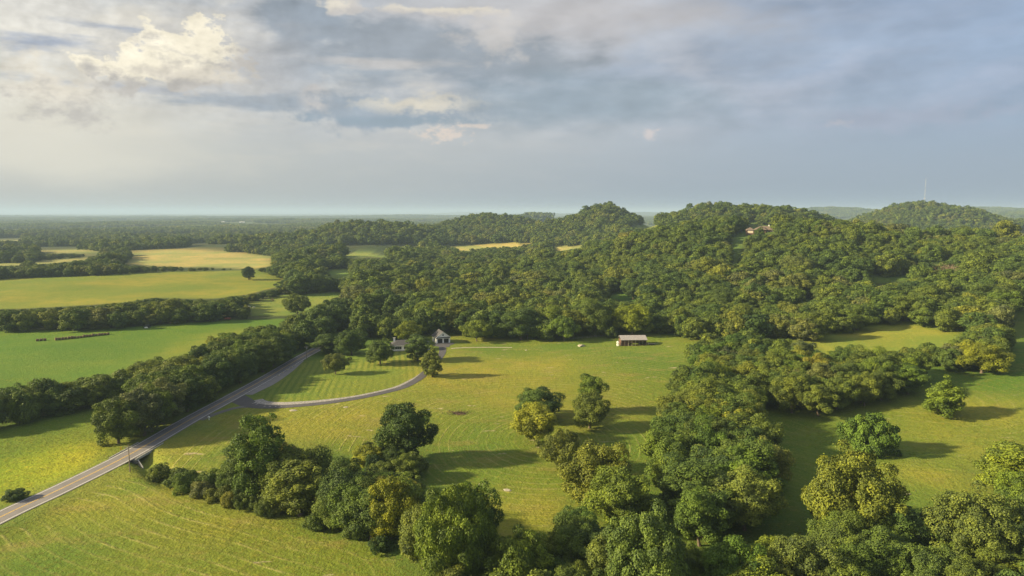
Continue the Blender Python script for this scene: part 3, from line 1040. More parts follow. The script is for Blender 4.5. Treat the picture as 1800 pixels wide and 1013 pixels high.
bl = b.matrix_basis
for k, (lx, ly, zz, nm) in enumerate([(-bw - 2.0, 0.2, 0.0, 'white wrapped bale lying on the grass by the barn end'), (-bw - 2.0, 0.2, 1.45, 'white wrapped bale stacked on top of another by the barn end')]):
    wx_, wy_ = bp_.x + lx, bp_.y + ly
    bale((wx_, wy_, ground(wx_, wy_) + zz), M_WRAP, nm, R(80), 0.75, 1.3)

# cattle trailer parked at the right end of the barn
tx_, ty_ = bp_.x + bw + 3.2, bp_.y + 0.8
tr_ = empty('flatbed_trailer', (tx_, ty_, ground(tx_, ty_)), R(8))
tag(tr_, 'low grey flatbed trailer parked at the right end of the pole barn', 'trailer')
MB().box(-2.4, 2.4, -1.0, 1.0, 0.7, 0.86).build('bed', M_WOOD, tr_)
for sx in (-0.6, 0.6):
    for sy in (-1.08, 1.08):
        MB().tube((sx, sy - 0.12, 0.38), (sx, sy + 0.12, 0.38), 0.38, n=12).build('wheel', M_BLACK, tr_)
MB().tube((2.4, 0, 0.76), (3.9, 0, 0.6), 0.06).build('drawbar', M_GALV, tr_)
MB().box(-2.4, -2.3, -1.0, 1.0, 0.86, 1.7).build('tailgate', M_WOOD, tr_)

# --- brick house on the hill top
kp = Vector(P(1336, 410))
kz = ground(kp.x, kp.y)
k_ = empty('hilltop_house', (kp.x, kp.y, kz), R(-12))
tag(k_, 'brown brick house with tan hipped roofs on the wooded hill top', 'house')
_, _, kd = project(kp.x, kp.y, kz)
ks = float(kd) / 760.0


def hip(mb, x0, x1, y0, y1, z, zr, e=0.7):
    x0, x1, y0, y1 = x0 - e, x1 + e, y0 - e, y1 + e
    hw = min(y1 - y0, x1 - x0) / 2
    xa, xb = x0 + hw, x1 - hw
    ym = (y0 + y1) / 2
    if xb - xa < 0.2:
        xm = (x0 + x1) / 2
        return mb.add([(x0, y0, z), (x1, y0, z), (x1, y1, z), (x0, y1, z), (xm, ym, zr)], [(0, 1, 4), (1, 2, 4), (2, 3, 4), (3, 0, 4), (0, 3, 2, 1)])
    return mb.add([(x0, y0, z), (x1, y0, z), (x1, y1, z), (x0, y1, z), (xa, ym, zr), (xb, ym, zr)], [(0, 1, 5, 4), (1, 2, 5), (2, 3, 4, 5), (3, 0, 4), (0, 3, 2, 1)])


MB().box(-5, 15, 0, 11, -2, 3.6).build('wall', M_BRICK, k_)
MB().box(-14.5, -6.5, -3.5, 5, -2, 3.3).build('garage_wall', M_BRICK, k_)
MB().box(-6.5, -5.003, 1, 6, -2, 3.0).build('link_wall', M_BRICK, k_)
r1 = hip(MB(), -5, 15, 0, 11, 3.6, 7.6).build('roof', M_BROOF, k_)
hip(MB(), -14.5, -6.5, -3.5, 5, 3.3, 6.4).build('garage_roof', M_BROOF, k_)
hip(MB(), -2, 6, -2.6, 6, 3.62, 7.9).build('porch_roof', M_BROOF, k_)
MB().box(-1.6, 5.6, -2.2, -0.003, -2, 3.58).build('bay_wall', M_BRICK, k_)
MB().box(-13.4, -7.8, -3.58, -3.504, 0.1, 2.9).build('garage_door', M_CREAM, k_)
MB().box(9.6, 10.6, 6.5, 7.5, 5.5, 9.0).build('chimney', M_TRIM, k_)
window(k_, 0.2, 3.6, 0.9, 2.6, -2.203, 'x', 2)
window(k_, 8.2, 9.6, 0.9, 2.6, -0.003, 'x', 1)
window(k_, 11.4, 13.2, 0.9, 2.6, -0.003, 'x', 1)


# --- farm buildings far off
def far_shed(px, py, w, d, h, label, wall, roof, rz, name='farm_shed', ridge=None):
    x, y = P(px, py)
    o = empty(name, (x, y, ground(x, y)), R(rz))
    tag(o, label, 'building')
    MB().box(-w / 2, w / 2, 0, d, -2, h).build('wall', wall, o)
    zr = h + (ridge or d * 0.24)
    MB().prism([(0, h), (d, h), (d / 2, zr - 0.1)], 0, 0.2).build('gable', wall, o).matrix_basis = __import__('mathutils').Matrix(((0, -1, 0, w / 2), (1, 0, 0, 0), (0, 0, 1, 0), (0, 0, 0, 1)))
    MB().prism([(0, h), (d, h), (d / 2, zr - 0.1)], 0, 0.2).build('gable', wall, o).matrix_basis = __import__('mathutils').Matrix(((0, -1, 0, -w / 2 + 0.2), (1, 0, 0, 0), (0, 0, 1, 0), (0, 0, 0, 1)))
    m = MB()
    slab_roof(m, -w / 2 - 0.5, w / 2 + 0.5, -0.5, h - 0.2, d / 2, zr, 0.15)
    slab_roof(m, -w / 2 - 0.5, w / 2 + 0.5, d + 0.5, h - 0.2, d / 2, zr, 0.15)
    m.build('roof', roof, o)
    MB().box(-w * 0.12, w * 0.12, -0.06, -0.004, 0, h * 0.72).build('door', M_BLACK, o)
    return o


far_shed(873, 449, 13, 9, 5.0, 'small white metal building among the trees below the tan field', M_WRAP, M_WRAP, 6, ridge=4.5)
far_shed(448, 446, 14, 9, 4, 'red-roofed farmhouse at the end of the far tan hayfield', M_WHITE, M_RUST, -8, 'farmhouse')
far_shed(462, 447, 9, 7, 3.5, 'small pale shed beside the red-roofed farmhouse', M_WHITE, M_GALV, 12)
for px, py, w, lb in ((392, 391, 22, 'tiny white building on the hazy plain, second from the picture edge'), (425, 392, 32, 'wide tiny white building on the hazy plain'), (412, 404, 16, 'tiny pale building nearest on the hazy plain'), (178, 389, 22, 'tiny pale building farthest left on the hazy plain')):
    far_shed(px, py, w, w * 0.5, w * 0.16, lb, M_WRAP, M_WRAP, 10, 'distant_building', ridge=w * 0.06)
# field shelter in the long left pasture
x, y = P(257, 577)
o = empty('field_shelter', (x, y, ground(x, y)), R(15))
tag(o, 'small arched dark field shelter with a white front in the left pasture', 'shelter')
prof = [(1.9 * math.cos(math.pi * k / 10), 2.2 * math.sin(math.pi * k / 10)) for k in range(11)]
MB().prism(prof, 0.1, 4.2).build('arched_cover', M_TARP, o)
MB().prism([(a * 0.62, c * 0.45) for a, c in prof], -0.03, 0.095).build('front_panel', M_WRAP, o)
# red wagon by the hedge
x, y = P(400, 563)
o = empty('hay_wagon', (x, y, ground(x, y)), R(-5))
tag(o, 'small rusty red wagon standing by the far left hedge', 'wagon')
MB().box(-2.0, 2.0, -1, 1, 0.8, 1.0).build('bed', M_RUST, o)
MB().box(-2.0, 2.0, -1.06, -1.003, 1.0, 1.9).build('side_panel', M_RUST, o)
MB().box(-2.0, 2.0, 1.003, 1.06, 1.0, 1.9).build('side_panel', M_RUST, o)
for sx in (-1.3, 1.3):
    for sy in (-1.05, 1.05):
        MB().tube((sx, sy - 0.1, 0.42), (sx, sy + 0.1, 0.42), 0.42, n=10).build('wheel', M_BLACK, o)

# --- rows of old round bales in the left pasture
A_, B_ = Vector(P(99, 598.5)), Vector(P(190, 588.5))
nb = max(8, int((B_ - A_).length / 1.55))
for k in range(nb):
    d = (B_ - A_)
    p = A_.lerp(B_, k / (nb - 1)) + Vector((-d.y, d.x)).normalized() * random.uniform(-0.35, 0.35)
    bale((p.x, p.y, ground(p.x, p.y) - 0.05), M_HAY, 'brown round bale, %s from the left in the long row across the pasture' % ['first', 'second', 'third', 'fourth', 'fifth', 'sixth', 'seventh', 'eighth', 'ninth', 'tenth', 'eleventh', 'twelfth', 'thirteenth', 'fourteenth', 'fifteenth', 'sixteenth', 'seventeenth', 'eighteenth', 'nineteenth', 'twentieth', 'twenty-first', 'twenty-second', 'twenty-third', 'twenty-fourth', 'twenty-fifth', 'twenty-sixth'][k], math.atan2(d.y, d.x) + random.uniform(-0.06, 0.06), 0.85 * random.uniform(0.80, 1.10), 1.4, 'bales of the long row')
A_, B_ = Vector(P(66, 600)), Vector(P(79, 599))
for k in range(3):
    p = A_.lerp(B_, k / 2)
    bale((p.x, p.y, ground(p.x, p.y) - 0.05), M_HAY, ['leftmost', 'middle', 'rightmost'][k] + ' brown round bale in the short row left of the long row', math.atan2((B_ - A_).y, (B_ - A_).x), 0.8, 1.5, 'bales of the short row')

# ------------------------------------------------------------------ poles, signs, bridge
def pole(px, yb, yt, label, arm=True, rz=0.0, lamp=False, xy=None):
    x, y = P(px, yb) if xy is None else xy
    z = ground(x, y)
    hs = np.arange(2, 18, 0.05)
    _, py, _ = project(x, y, z + hs)
    h = float(hs[np.abs(py - yt).argmin()])
    o = empty('utility_pole', (x, y, z), rz)
    tag(o, label, 'pole')
    MB().tube((0, 0, -0.6), (0, 0, h), 0.17, 0.11, 10).build('post', M_WOOD, o)
    if arm:
        ar = MB().box(-1.2, 1.2, -0.19, -0.09, h - 0.75, h - 0.55).build('crossarm', M_PALEWOOD, o)
        for s in (-1.05, -0.45, 0.45, 1.05):
            MB().tube((s, -0.14, h - 0.55), (s, -0.14, h - 0.36), 0.05, 0.035, 6).build('insulator', M_GALV, ar)
        for s in (-1, 1):
            MB().tube((s * 0.7, -0.14, h - 0.75), (0, -0.14, h - 1.5), 0.03, n=5).build('brace', M_GALV, ar)
    if lamp:
        MB().tube((0.28, 0, h - 1.8), (0.28, 0, h - 0.9), 0.24, n=10).build('transformer', M_GALV, o)
    return o, h


pole(228.5, 830, 782, 'wooden utility pole with a crossarm beside the small road bridge', True, R(12))
pole(505, 634, 616, 'thin utility pole before the roadside trees left of the road', False)
pole(539, 633, 608, 'utility pole with a transformer right of the road at the lawn corner', True, R(8), True)
pole(927, 597, 582, 'short weathered pole at the wood edge of the central field', False)
x, y = P(213, 797)
o = empty('warning_sign', (x, y, ground(x, y)), R(15))
tag(o, 'yellow marker sign on a thin post on the far roadside at the bridge', 'sign')
MB().box(-0.04, 0.04, -0.02, 0.02, -0.3, 1.2).build('post', M_GALV, o)
MB().box(-0.28, 0.28, -0.045, -0.021, 1.15, 2.25).build('panel', M_SIGNY, o)
x, y = P(367.5, 738.5)
o = empty('mailbox', (x, y, ground(x, y)), R(60))
tag(o, 'white mailbox on a post beside the old driveway spur', 'mailbox')
MB().box(-0.09, 0.09, -0.09, 0.09, -0.3, 1.0).build('post', M_TRIM, o)
MB().prism([(0.24 * math.cos(math.pi * k / 8), 1.22 + 0.24 * math.sin(math.pi * k / 8)) for k in range(9)] + [(-0.24, 1.0), (0.24, 1.0)], -0.42, 0.42).build('box', M_TRIM, o)

# small concrete bridge where the creek passes under the road
d_, i_ = nearest(CREEK[:, 0], CREEK[:, 1], ROAD)
ic = int(i_[d_.argmin()])
bx0 = ROAD[ic]
tg = ROAD[ic + 1] - ROAD[ic - 1]
ang = math.atan2(tg[1], tg[0])
br = empty('road_bridge', (bx0[0], bx0[1], ROAD_Z[ic]), ang)
br.rotation_euler = (0, -math.atan2(ROAD_Z[ic + 2] - ROAD_Z[ic - 2], float(np.linalg.norm(ROAD[ic + 2] - ROAD[ic - 2]))), ang)
tag(br, 'small concrete bridge carrying the road over the ditch', 'bridge')
MB().box(-7.5, 7.5, -4.35, 4.35, -0.70, -0.30).build('deck', M_CONC, br)
for s in (-1, 1):
    MB().box(-7.5, 7.5, s * 4.52 - 0.16, s * 4.52 + 0.16, -0.75, 0.06).build('kerb_beam', M_CONC, br)
    MB().box(s * 6.4 - 0.5, s * 6.4 + 0.5, -4.3, 4.3, -4.2, -0.56).build('abutment', M_CONC, br)
    MB().add([(s * 6.2, -4.3, -3.6), (s * 9.6, -8.4, -3.6), (s * 9.6, -8.4, -1.9), (s * 6.2, -4.3, -0.3), (s * 6.45, -4.1, -3.6), (s * 9.85, -8.2, -3.6), (s * 9.85, -8.2, -1.9), (s * 6.45, -4.1, -0.3)],
             [(0, 1, 2, 3), (4, 7, 6, 5), (0, 4, 5, 1), (1, 5, 6, 2), (2, 6, 7, 3), (3, 7, 4, 0)]).build('wing_wall', M_CONC, br)
MB().box(-0.35, 0.35, -4.2, 4.2, -4.2, -0.56).build('pier', M_CONC, br)

# wire fence by the barn
fa, fb = Vector(P(1000, 598)), Vector(P(1088, 590))
o = empty('wire_fence', (fa.x, fa.y, ground(fa.x, fa.y)))
tag(o, 'wire fence on grey posts running from the pole barn along the wood', 'fence')
npst = 12
tops = []
for k in range(npst):
    p = fa.lerp(fb, k / (npst - 1))
    z = ground(p.x, p.y) - ground(fa.x, fa.y)
    MB().box(p.x - fa.x - 0.08, p.x - fa.x + 0.08, p.y - fa.y - 0.08, p.y - fa.y + 0.08, z - 0.3, z + 1.35).build('post', M_WOOD, o)
    tops.append(Vector((p.x - fa.x, p.y - fa.y, z)))
for hgt in (0.45, 0.8, 1.2):
    m = MB()
    for a_, c_ in zip(tops[:-1], tops[1:]):
        m.tube(a_ + Vector((0, -0.1, hgt)), c_ + Vector((0, -0.1, hgt)), 0.02, n=4, caps=False)
    m.build('wire', M_GALV, o)

# ------------------------------------------------------------------ radio mast on the far hill
mxp, myp = 1160.0, 1935.0
mz = ground(mxp, myp)
mast = empty('radio_mast', (mxp, myp, mz))
tag(mast, 'thin lattice radio mast on the top of the far right hill', 'mast')
mh, mr = 78.0, 0.8
for k in range(3):
    t = 2 * math.pi * k / 3
    MB().tube((mr * math.cos(t), mr * math.sin(t), -1), (mr * 0.8 * math.cos(t), mr * 0.8 * math.sin(t), mh), 0.10, 0.08, 5).build('leg', M_GALV, mast)
m = MB()
for q in range(26):
    for k in range(3):
        t, t2 = 2 * math.pi * k / 3, 2 * math.pi * (k + 1) / 3
        m.tube((mr * math.cos(t), mr * math.sin(t), q * 3.0), (mr * math.cos(t2), mr * math.sin(t2), q * 3.0 + 3.0), 0.06, n=3, caps=False)
m.build('lattice', M_GALV, mast)
MB().tube((0, 0, mh), (0, 0, mh + 7), 0.10, 0.04, 5).build('aerial', M_GALV, mast)
MB().tube((-0.9, -1.0, 24), (-0.9, -1.5, 24), 1.6, 1.6, 12).build('dish', M_WRAP, mast)

# ------------------------------------------------------------------ rocks, brush, livestock
def rock(px, py, size, label, flat=0.45, mat=None, name='limestone_rock', cat='rock', group=None):
    rg = np.random.default_rng(int(px * 7 + py))
    import bmesh
    bm = bmesh.new()
    bmesh.ops.create_icosphere(bm, subdivisions=2, radius=1)
    for v in bm.verts:
        k = 1 + 0.22 * math.sin(v.co.x * 4 + px) * math.sin(v.co.y * 5 + py) + rg.normal(0, 0.07)
        v.co = Vector((v.co.x * size * k, v.co.y * size * 0.75 * k, v.co.z * size * flat * k))
    me = bpy.data.meshes.new(name)
    bm.to_mesh(me)
    bm.free()
    x, y = P(px, py)
    o = mesh_obj(name, me, mat or M_STONE)
    o.location = (x, y, ground(x, y) + size * flat * 0.25)
    o.rotation_euler = (0, 0, rg.uniform(0, 6.28))
    return tag(o, label, cat, group)


for k, (px, py) in enumerate([(497, 656), (490, 661), (505, 651), (518, 643), (512, 647)]):
    rock(px, py, 0.75 + 0.15 * (k % 3), ['second', 'nearest', 'middle', 'farthest', 'fourth'][k] + ' of the five pale boulders between the road lay-by and the lawn', 0.6, group='boulders along the lay-by')
rock(1022, 609, 2.2, 'low pale rubble mound on the grass left of the pole barn', 0.42, M_STONE, 'rubble_mound', 'mound')
rock(515, 722, 1.5, 'pale slab of exposed rock on the slope below the driveway', 0.16)
rock(965, 733, 1.7, 'flat pale rock between the clump trees in mid-field', 0.16)
rock(608, 716, 1.0, 'small flat pale rock below the driveway curve', 0.16)
rock(892, 862, 1.2, 'flat pale rock on the mown ground above the bottom trees', 0.14)
rock(846, 852, 0.9, 'small flat pale rock left of the other one above the bottom trees', 0.14)
rock(1592, 868, 1.3, 'flat pale rock beside the huge olive tree', 0.2)
rock(1525, 812, 1.0, 'flat pale rock under the ball-shaped bush', 0.2)
rock(925, 616, 0.8, 'tiny pale stone in the upper central field', 0.3)
x, y = P(806, 727)
o = empty('brush_pile', (x, y, ground(x, y)))
tag(o, 'dark brown heap of dead brush on the central field', 'brush pile')
rg = np.random.default_rng(5)
m = MB()
for k in range(170):
    a_ = Vector((rg.normal(0, 2.3), rg.normal(0, 1.5), rg.uniform(0.0, 0.4)))
    d = Vector((rg.normal(), rg.normal(), rg.normal() * 0.25)).normalized() * rg.uniform(0.7, 1.8)
    m.tube(a_, a_ + d, 0.06, 0.02, 4, caps=False)
m.build('branches', simple('dead_brush', (0.075, 0.048, 0.034), 0.95, 0.3, 2), o)
MB().add([(3.6 * math.cos(k * 0.3927) * (1 + 0.2 * math.sin(k * 2.2)), 2.4 * math.sin(k * 0.3927) * (1 + 0.2 * math.sin(k * 1.7)), -0.15) for k in range(16)] + [(0, 0, 0.28)],
         [(k, (k + 1) % 16, 16) for k in range(16)]).build('leaf_litter', simple('brown_litter', (0.10, 0.065, 0.042), 0.95, 0.3, 1.2), o)


def cow(px, py, rz, mat, label):
    me = bpy.data.meshes.new('cow')
    J = [((0, 0, 1.05), 0.34), ((0.55, 0, 1.02), 0.33), ((-0.55, 0, 1.06), 0.31), ((0.9, 0, 1.16), 0.20), ((1.2, 0, 1.05), 0.15), ((1.5, 0, 0.85), 0.09), ((-0.85, 0, 1.1), 0.07), ((-0.92, 0, 0.5), 0.03)]
    E = [(0, 1), (0, 2), (1, 3), (3, 4), (4, 5), (2, 6), (6, 7)]
    for (bx__, par) in ((0.55, 1), (-0.55, 2)):
        for s in (-1, 1):
            i = len(J)
            bk = -0.06 if par == 2 else 0.02
            J += [((bx__, s * 0.2, 0.72), 0.14), ((bx__ + bk, s * 0.21, 0.36), 0.075), ((bx__, s * 0.21, 0.02), 0.07)]
            E += [(par, i), (i, i + 1), (i + 1, i + 2)]
    me.from_pydata([j[0] for j in J], E, [])
    o = mesh_obj('cow', me, mat)
    x, y = P(px, py)
    o.location = (x, y, ground(x, y))
    o.rotation_euler = (0, 0, rz)
    md = o.modifiers.new('skin', 'SKIN')
    for v, j in zip(me.skin_vertices[0].data, J):
        v.radius = (j[1], j[1])
    me.skin_vertices[0].data[0].use_root = True
    o.modifiers.new('sub', 'SUBSURF').levels = 1
    o.modifiers['sub'].render_levels = 1
    return tag(o, label, 'cow')


M_COWB = simple('brown_hide', (0.11, 0.05, 0.028), 0.8, 0.2, 2)
M_COWW = simple('white_hide', (0.70, 0.66, 0.58), 0.8, 0.1, 2)
cow(480, 529, R(170), M_COWB, 'brown cow standing in the small paddock')
cow(477, 528, R(20), M_COWB, 'brown cow just left of another in the small paddock')
cow(439, 541, R(200), M_COWW, 'white cow lying low at the paddock edge')
cow(446, 542, R(10), M_COWW, 'white cow grazing right of another at the paddock edge')
# ------------------------------------------------------------------ foliage and bark materials
def leaf_material():
    m, n, out = material('leaves')
    info = n.new('ShaderNodeObjectInfo')
    rnd = info.outputs['Random']
    ramp = n.new('ShaderNodeValToRGB')
    stops = [(0.0, (0.050, 0.100, 0.018)), (0.18, (0.104, 0.164, 0.022)), (0.36, (0.064, 0.120, 0.024)), (0.52, (0.132, 0.184, 0.024)),
             (0.66, (0.084, 0.146, 0.022)), (0.80, (0.165, 0.205, 0.026)), (0.90, (0.116, 0.152, 0.050)), (1.0, (0.180, 0.200, 0.030))]
    els = ramp.color_ramp.elements
    els[0].position, els[0].color = stops[0][0], (*stops[0][1], 1)
    els[1].position, els[1].color = stops[-1][0], (*stops[-1][1], 1)
    for p, cl in stops[1:-1]:
        e = els.new(p)
        e.color = (*cl, 1)
    stand = n.noise(info.outputs['Location'], 0.014, 3, 0.6)
    n.put(ramp.inputs[0], n.m('ADD', n.m('MULTIPLY', rnd, 0.62), n.ss(stand, 0.34, 0.66, 0.0, 0.38)))
    t = n.attr('tint')['Fac']
    cc = n.mix(1.0, ramp.outputs[0], info.outputs['Color'], 'MULTIPLY')
    k = n.m('ADD', n.m('MULTIPLY', t, 0.86), 0.44)
    cc = n.mix(1.0, cc, n.comb(n.m('MULTIPLY', k, n.m('ADD', n.m('MULTIPLY', t, 0.2), 0.99)), k, n.m('ADD', n.m('MULTIPLY', t, 0.3), 0.8)), 'MULTIPLY')
    b = n.new('ShaderNodeBsdfPrincipled')
    n.put(b.inputs['Base Color'], cc)
    b.inputs['Roughness'].default_value = 0.62
    b.inputs['Specular IOR Level'].default_value = 0.25
    tr = n.new('ShaderNodeBsdfTranslucent')
    n.put(tr.inputs[0], n.mix(1.0, cc, (1.5, 1.45, 0.7), 'MULTIPLY'))
    mx = n.new('ShaderNodeMixShader')
    mx.inputs[0].default_value = 0.18
    n.l.new(b.outputs[0], mx.inputs[1])
    n.l.new(tr.outputs[0], mx.inputs[2])
    n.l.new(mx.outputs[0], out.inputs[0])
    return m


M_LEAF = leaf_material()
M_BARK = simple('bark', (0.115, 0.090, 0.066), 0.9, 0.35, 2.0, bump=0.4)
M_DEAD = simple('dead_twigs', (0.21, 0.155, 0.105), 0.9, 0.25, 2.0)


# ------------------------------------------------------------------ tree shapes
def unit(v):
    return v / np.maximum(np.linalg.norm(v, axis=-1, keepdims=True), 1e-9)


def make_lobes(rg, Ht, Rad, base, nl, shape):
    """billows of leaves that make up a crown: centres and radii"""
    cz, hz = (base + Ht) / 2, (Ht - base) / 2
    i = np.arange(nl) + 0.5
    ph = np.arccos(1 - 2 * i / nl) + rg.normal(0, 0.16, nl)
    th = math.pi * (1 + 5 ** 0.5) * i + rg.normal(0, 0.35, nl)
    d = np.stack([np.cos(th) * np.sin(ph), np.sin(th) * np.sin(ph), np.cos(ph)], 1)
    thn, phn = np.mod(th, 2 * math.pi), ph
    env = 0.95 + 0.15 * np.sin(2 * thn + rg.uniform(0, 6)) * np.sin(phn) + 0.12 * np.sin(3 * thn + 2.5 * phn + rg.uniform(0, 6)) + 0.08 * np.sin(5 * thn - 3 * phn + rg.uniform(0, 6))
    rad = np.where(rg.random(nl) < 0.75, rg.uniform(0.72, 0.95, nl), rg.uniform(0.45, 0.75, nl)) * env
    c = d * rad[:, None] * np.array([Rad, Rad, hz])
    lr = rg.uniform(0.75, 1.25, nl) * (1.95 / math.sqrt(nl)) * min(Rad, hz * 1.15)
    zf = np.clip((c[:, 2] + hz) / (2 * hz), 0, 1)
    if shape == 'cone':
        k = np.clip(1.25 * (1 - zf) ** 0.8 + 0.08, 0.08, 1.15)
        c[:, :2] *= k[:, None]
        lr *= np.clip(0.55 + 0.6 * (1 - zf), 0.4, 1.1)
    elif shape == 'spread':
        k = 0.72 + 0.42 * np.sin(np.clip(zf, 0, 1) * math.pi * 0.85 + 0.25)
        c[:, :2] *= k[:, None]
    elif shape == 'shrub':
        c[:, :2] *= (1.12 - 0.35 * zf)[:, None]
    c[:, 2] += cz
    # a few inner billows so that the crown is not hollow
    ni = max(3, nl // 6)
    ci = rg.normal(0, 0.28, (ni, 3)) * np.array([Rad, Rad, hz]) + np.array([0, 0, cz])
    if shape == 'cone':
        ci[:, :2] *= 0.5
    c = np.vstack([c, ci])
    lr = np.concatenate([lr, rg.uniform(0.28, 0.40, ni) * min(Rad, hz)])
    return c, lr


def crown_mesh(name, seed, Ht=16., Rad=7., base=2.5, nl=46, nq=12000, leaf=0.5, shape='round', lobes=None):
    rg = np.random.default_rng(seed)
    c, lr = make_lobes(rg, Ht, Rad, base, nl, shape) if lobes is None else lobes
    w = lr ** 2
    k = rg.choice(len(c), int(nq * 1.9), p=w / w.sum())
    d = unit(rg.normal(0, 1, (len(k), 3)) + np.array([0, 0, 0.25]))
    out = unit(c - np.array([0, 0, (base + Ht) * 0.45]))[k]
    d = unit(d + 0.45 * out)
    bump = 1 + 0.16 * np.sin(d[:, 0] * 7 + k) * np.sin(d[:, 1] * 7 + 2 * k) + rg.normal(0, 0.09, len(k))
    bump = bump + np.where(rg.random(len(k)) < 0.10, rg.uniform(0.1, 0.38, len(k)), 0)
    p = c[k] + d * (lr[k] * bump)[:, None] * np.array([1, 1, 0.86])
    # drop leaves buried inside other billows
    keep = np.ones(len(k), bool)
    for j in range(len(c)):
        dist = np.linalg.norm((p - c[j]) / np.array([1, 1, 0.86]), axis=1)
        keep &= ~((dist < 0.72 * lr[j]) & (k != j))
    keep &= p[:, 2] > 0.15
    idx = np.nonzero(keep)[0][:nq]
    p, d, k = p[idx], d[idx], k[idx]
    nrm = unit(d + rg.normal(0, 0.32, d.shape) + np.array([0, 0, 0.25]))
    t = unit(np.cross(nrm, unit(rg.normal(0, 1, d.shape))))
    b = np.cross(nrm, t)
    s = leaf * rg.uniform(0.6, 1.25, len(p))
    asp = rg.uniform(0.55, 0.95, len(p))
    j = lambda: rg.uniform(0.75, 1.2, len(p))[:, None]
    sT, sB = (s * 0.62)[:, None], (s * asp * 0.62)[:, None]
    sag = (s * 0.16)[:, None]
    q = np.stack([p + t * sT * j() - nrm * sag, p + b * sB * j() + nrm * sag * 0.6, p - t * sT * j() - nrm * sag, p - b * sB * j() + nrm * sag * 0.6], 1)
    me = mesh_np(name, q.reshape(-1, 3), np.arange(len(p) * 4).reshape(-1, 4))
    lt = rg.uniform(0.15, 0.85, len(c))
    tint = np.clip(lt[k] + rg.normal(0, 0.16, len(k)), 0, 1)
    a = me.attributes.new('tint', 'FLOAT', 'POINT')
    a.data.foreach_set('value', np.repeat(tint, 4).astype(np.float32))
    me.materials.append(M_LEAF)
    return me, (c, lr)


def trunk_mesh(name, seed, Ht, Rad, lobes, nlimb=7, r0=None, mat=None, twigs=0):
    rg = np.random.default_rng(seed + 500)
    c, lr = lobes
    mb = MB()
    r0 = Ht * 0.020 + 0.05 if r0 is None else r0
    pts = [Vector((0, 0, -0.4))]
    lean = rg.normal(0, 0.03, 2)
    for k in range(1, 7):
        z = Ht * 0.78 * k / 6
        pts.append(Vector((lean[0] * z + rg.normal(0, 0.012) * Ht, lean[1] * z + rg.normal(0, 0.012) * Ht, z)))
    rr = [r0 * (1.5 if k == 0 else 1 - 0.82 * k / 6) for k in range(7)]
    for k in range(6):
        mb.tube(pts[k], pts[k + 1], rr[k], rr[k + 1], 7, caps=False)
    ends = rg.permutation(len(c))[:nlimb]
    for e in ends:
        tgt = Vector(c[e])
        k = min(4, max(1, int(tgt.z / Ht * 6) - 1))
        st = pts[k]
        mid = st.lerp(tgt, 0.5) + Vector((0, 0, -0.04 * Ht))
        mb.tube(st, mid, rr[k] * 0.5, rr[k] * 0.32, 5, caps=False)
        mb.tube(mid, tgt, rr[k] * 0.32, 0.03, 5, caps=False)
        for _ in range(twigs):
            tip = tgt + Vector(rg.normal(0, 1, 3)) * Rad * 0.28
            mb.tube(mid.lerp(tgt, rg.uniform(0.3, 1)), tip, rr[k] * 0.16, 0.02, 4, caps=False)
            for _ in range(3):
                mb.tube(mid.lerp(tip, rg.uniform(0.5, 1)), tip + Vector(rg.normal(0, 1, 3)) * Rad * 0.15, 0.05, 0.015, 3, caps=False)
    me = mb.mesh(name)
    me.materials.append(mat or M_BARK)
    return me


PROTO = {}


def proto(key, seed, Ht, Rad, base, nl, nq, leaf, shape, nlimb=7):
    cm, lb = crown_mesh('crown', seed, Ht, Rad, base, nl, nq, leaf, shape)
    tm = trunk_mesh('trunk', seed, Ht, Rad, lb, nlimb)
    PROTO.setdefault(key, []).append((cm, tm, Ht, Rad))


for s in range(7):
    proto('round', 20 + s, 16, [7.0, 6.4, 7.6, 6.0, 7.2, 6.6, 6.8][s], [1.6, 1.9, 1.2, 1.6, 1.5, 2.0, 1.0][s], [90, 76, 110, 70, 120, 84, 100][s], 21000, 0.38, 'round')
for s in range(2):
    proto('spread', 40 + s, 13, 7.6, 2.7, 84, 18000, 0.37, 'spread', 12)
for s in range(2):
    proto('tall', 50 + s, 18, 5.4, 1.8, 84, 17000, 0.38, 'round')
for s in range(2):
    proto('cone', 60 + s, 15, 5.0, 1.2, 80, 13000, 0.36, 'cone', 8)
for s in range(3):
    proto('shrub', 70 + s, 5, 3.2, 0.1, 40, 5200, 0.30, 'shrub', 5)
proto('ball', 80, 7.5, 6.2, 0.1, 80, 14000, 0.36, 'shrub', 6)
for s in range(2):
    proto('huge', 85 + s, 19, 12.0, 1.2, 170, 44000, 0.44, 'round', 12)

# dead tree: bare tan twigs
_lb = make_lobes(np.random.default_rng(91), 14, 6, 3, 40, 'round')
PROTO['dead'] = [(trunk_mesh('crown', 91, 14, 6, _lb, 40, 0.22, M_DEAD, twigs=4), trunk_mesh('trunk', 92, 14, 6, _lb, 4, 0.3, M_BARK), 14, 6)]


def join_proto(name, cm, tm):
    nv = len(cm.vertices)
    v1 = np.empty(nv * 3, np.float32)
    cm.vertices.foreach_get('co', v1)
    me = cm.copy()
    me.name = name
    return me


stock = bpy.data.collections.new('tree_stock')          # shapes the woodland draws on; not linked to the scene


def stock_add(name, me):
    o = bpy.data.objects.new(name, me)
    stock.objects.link(o)


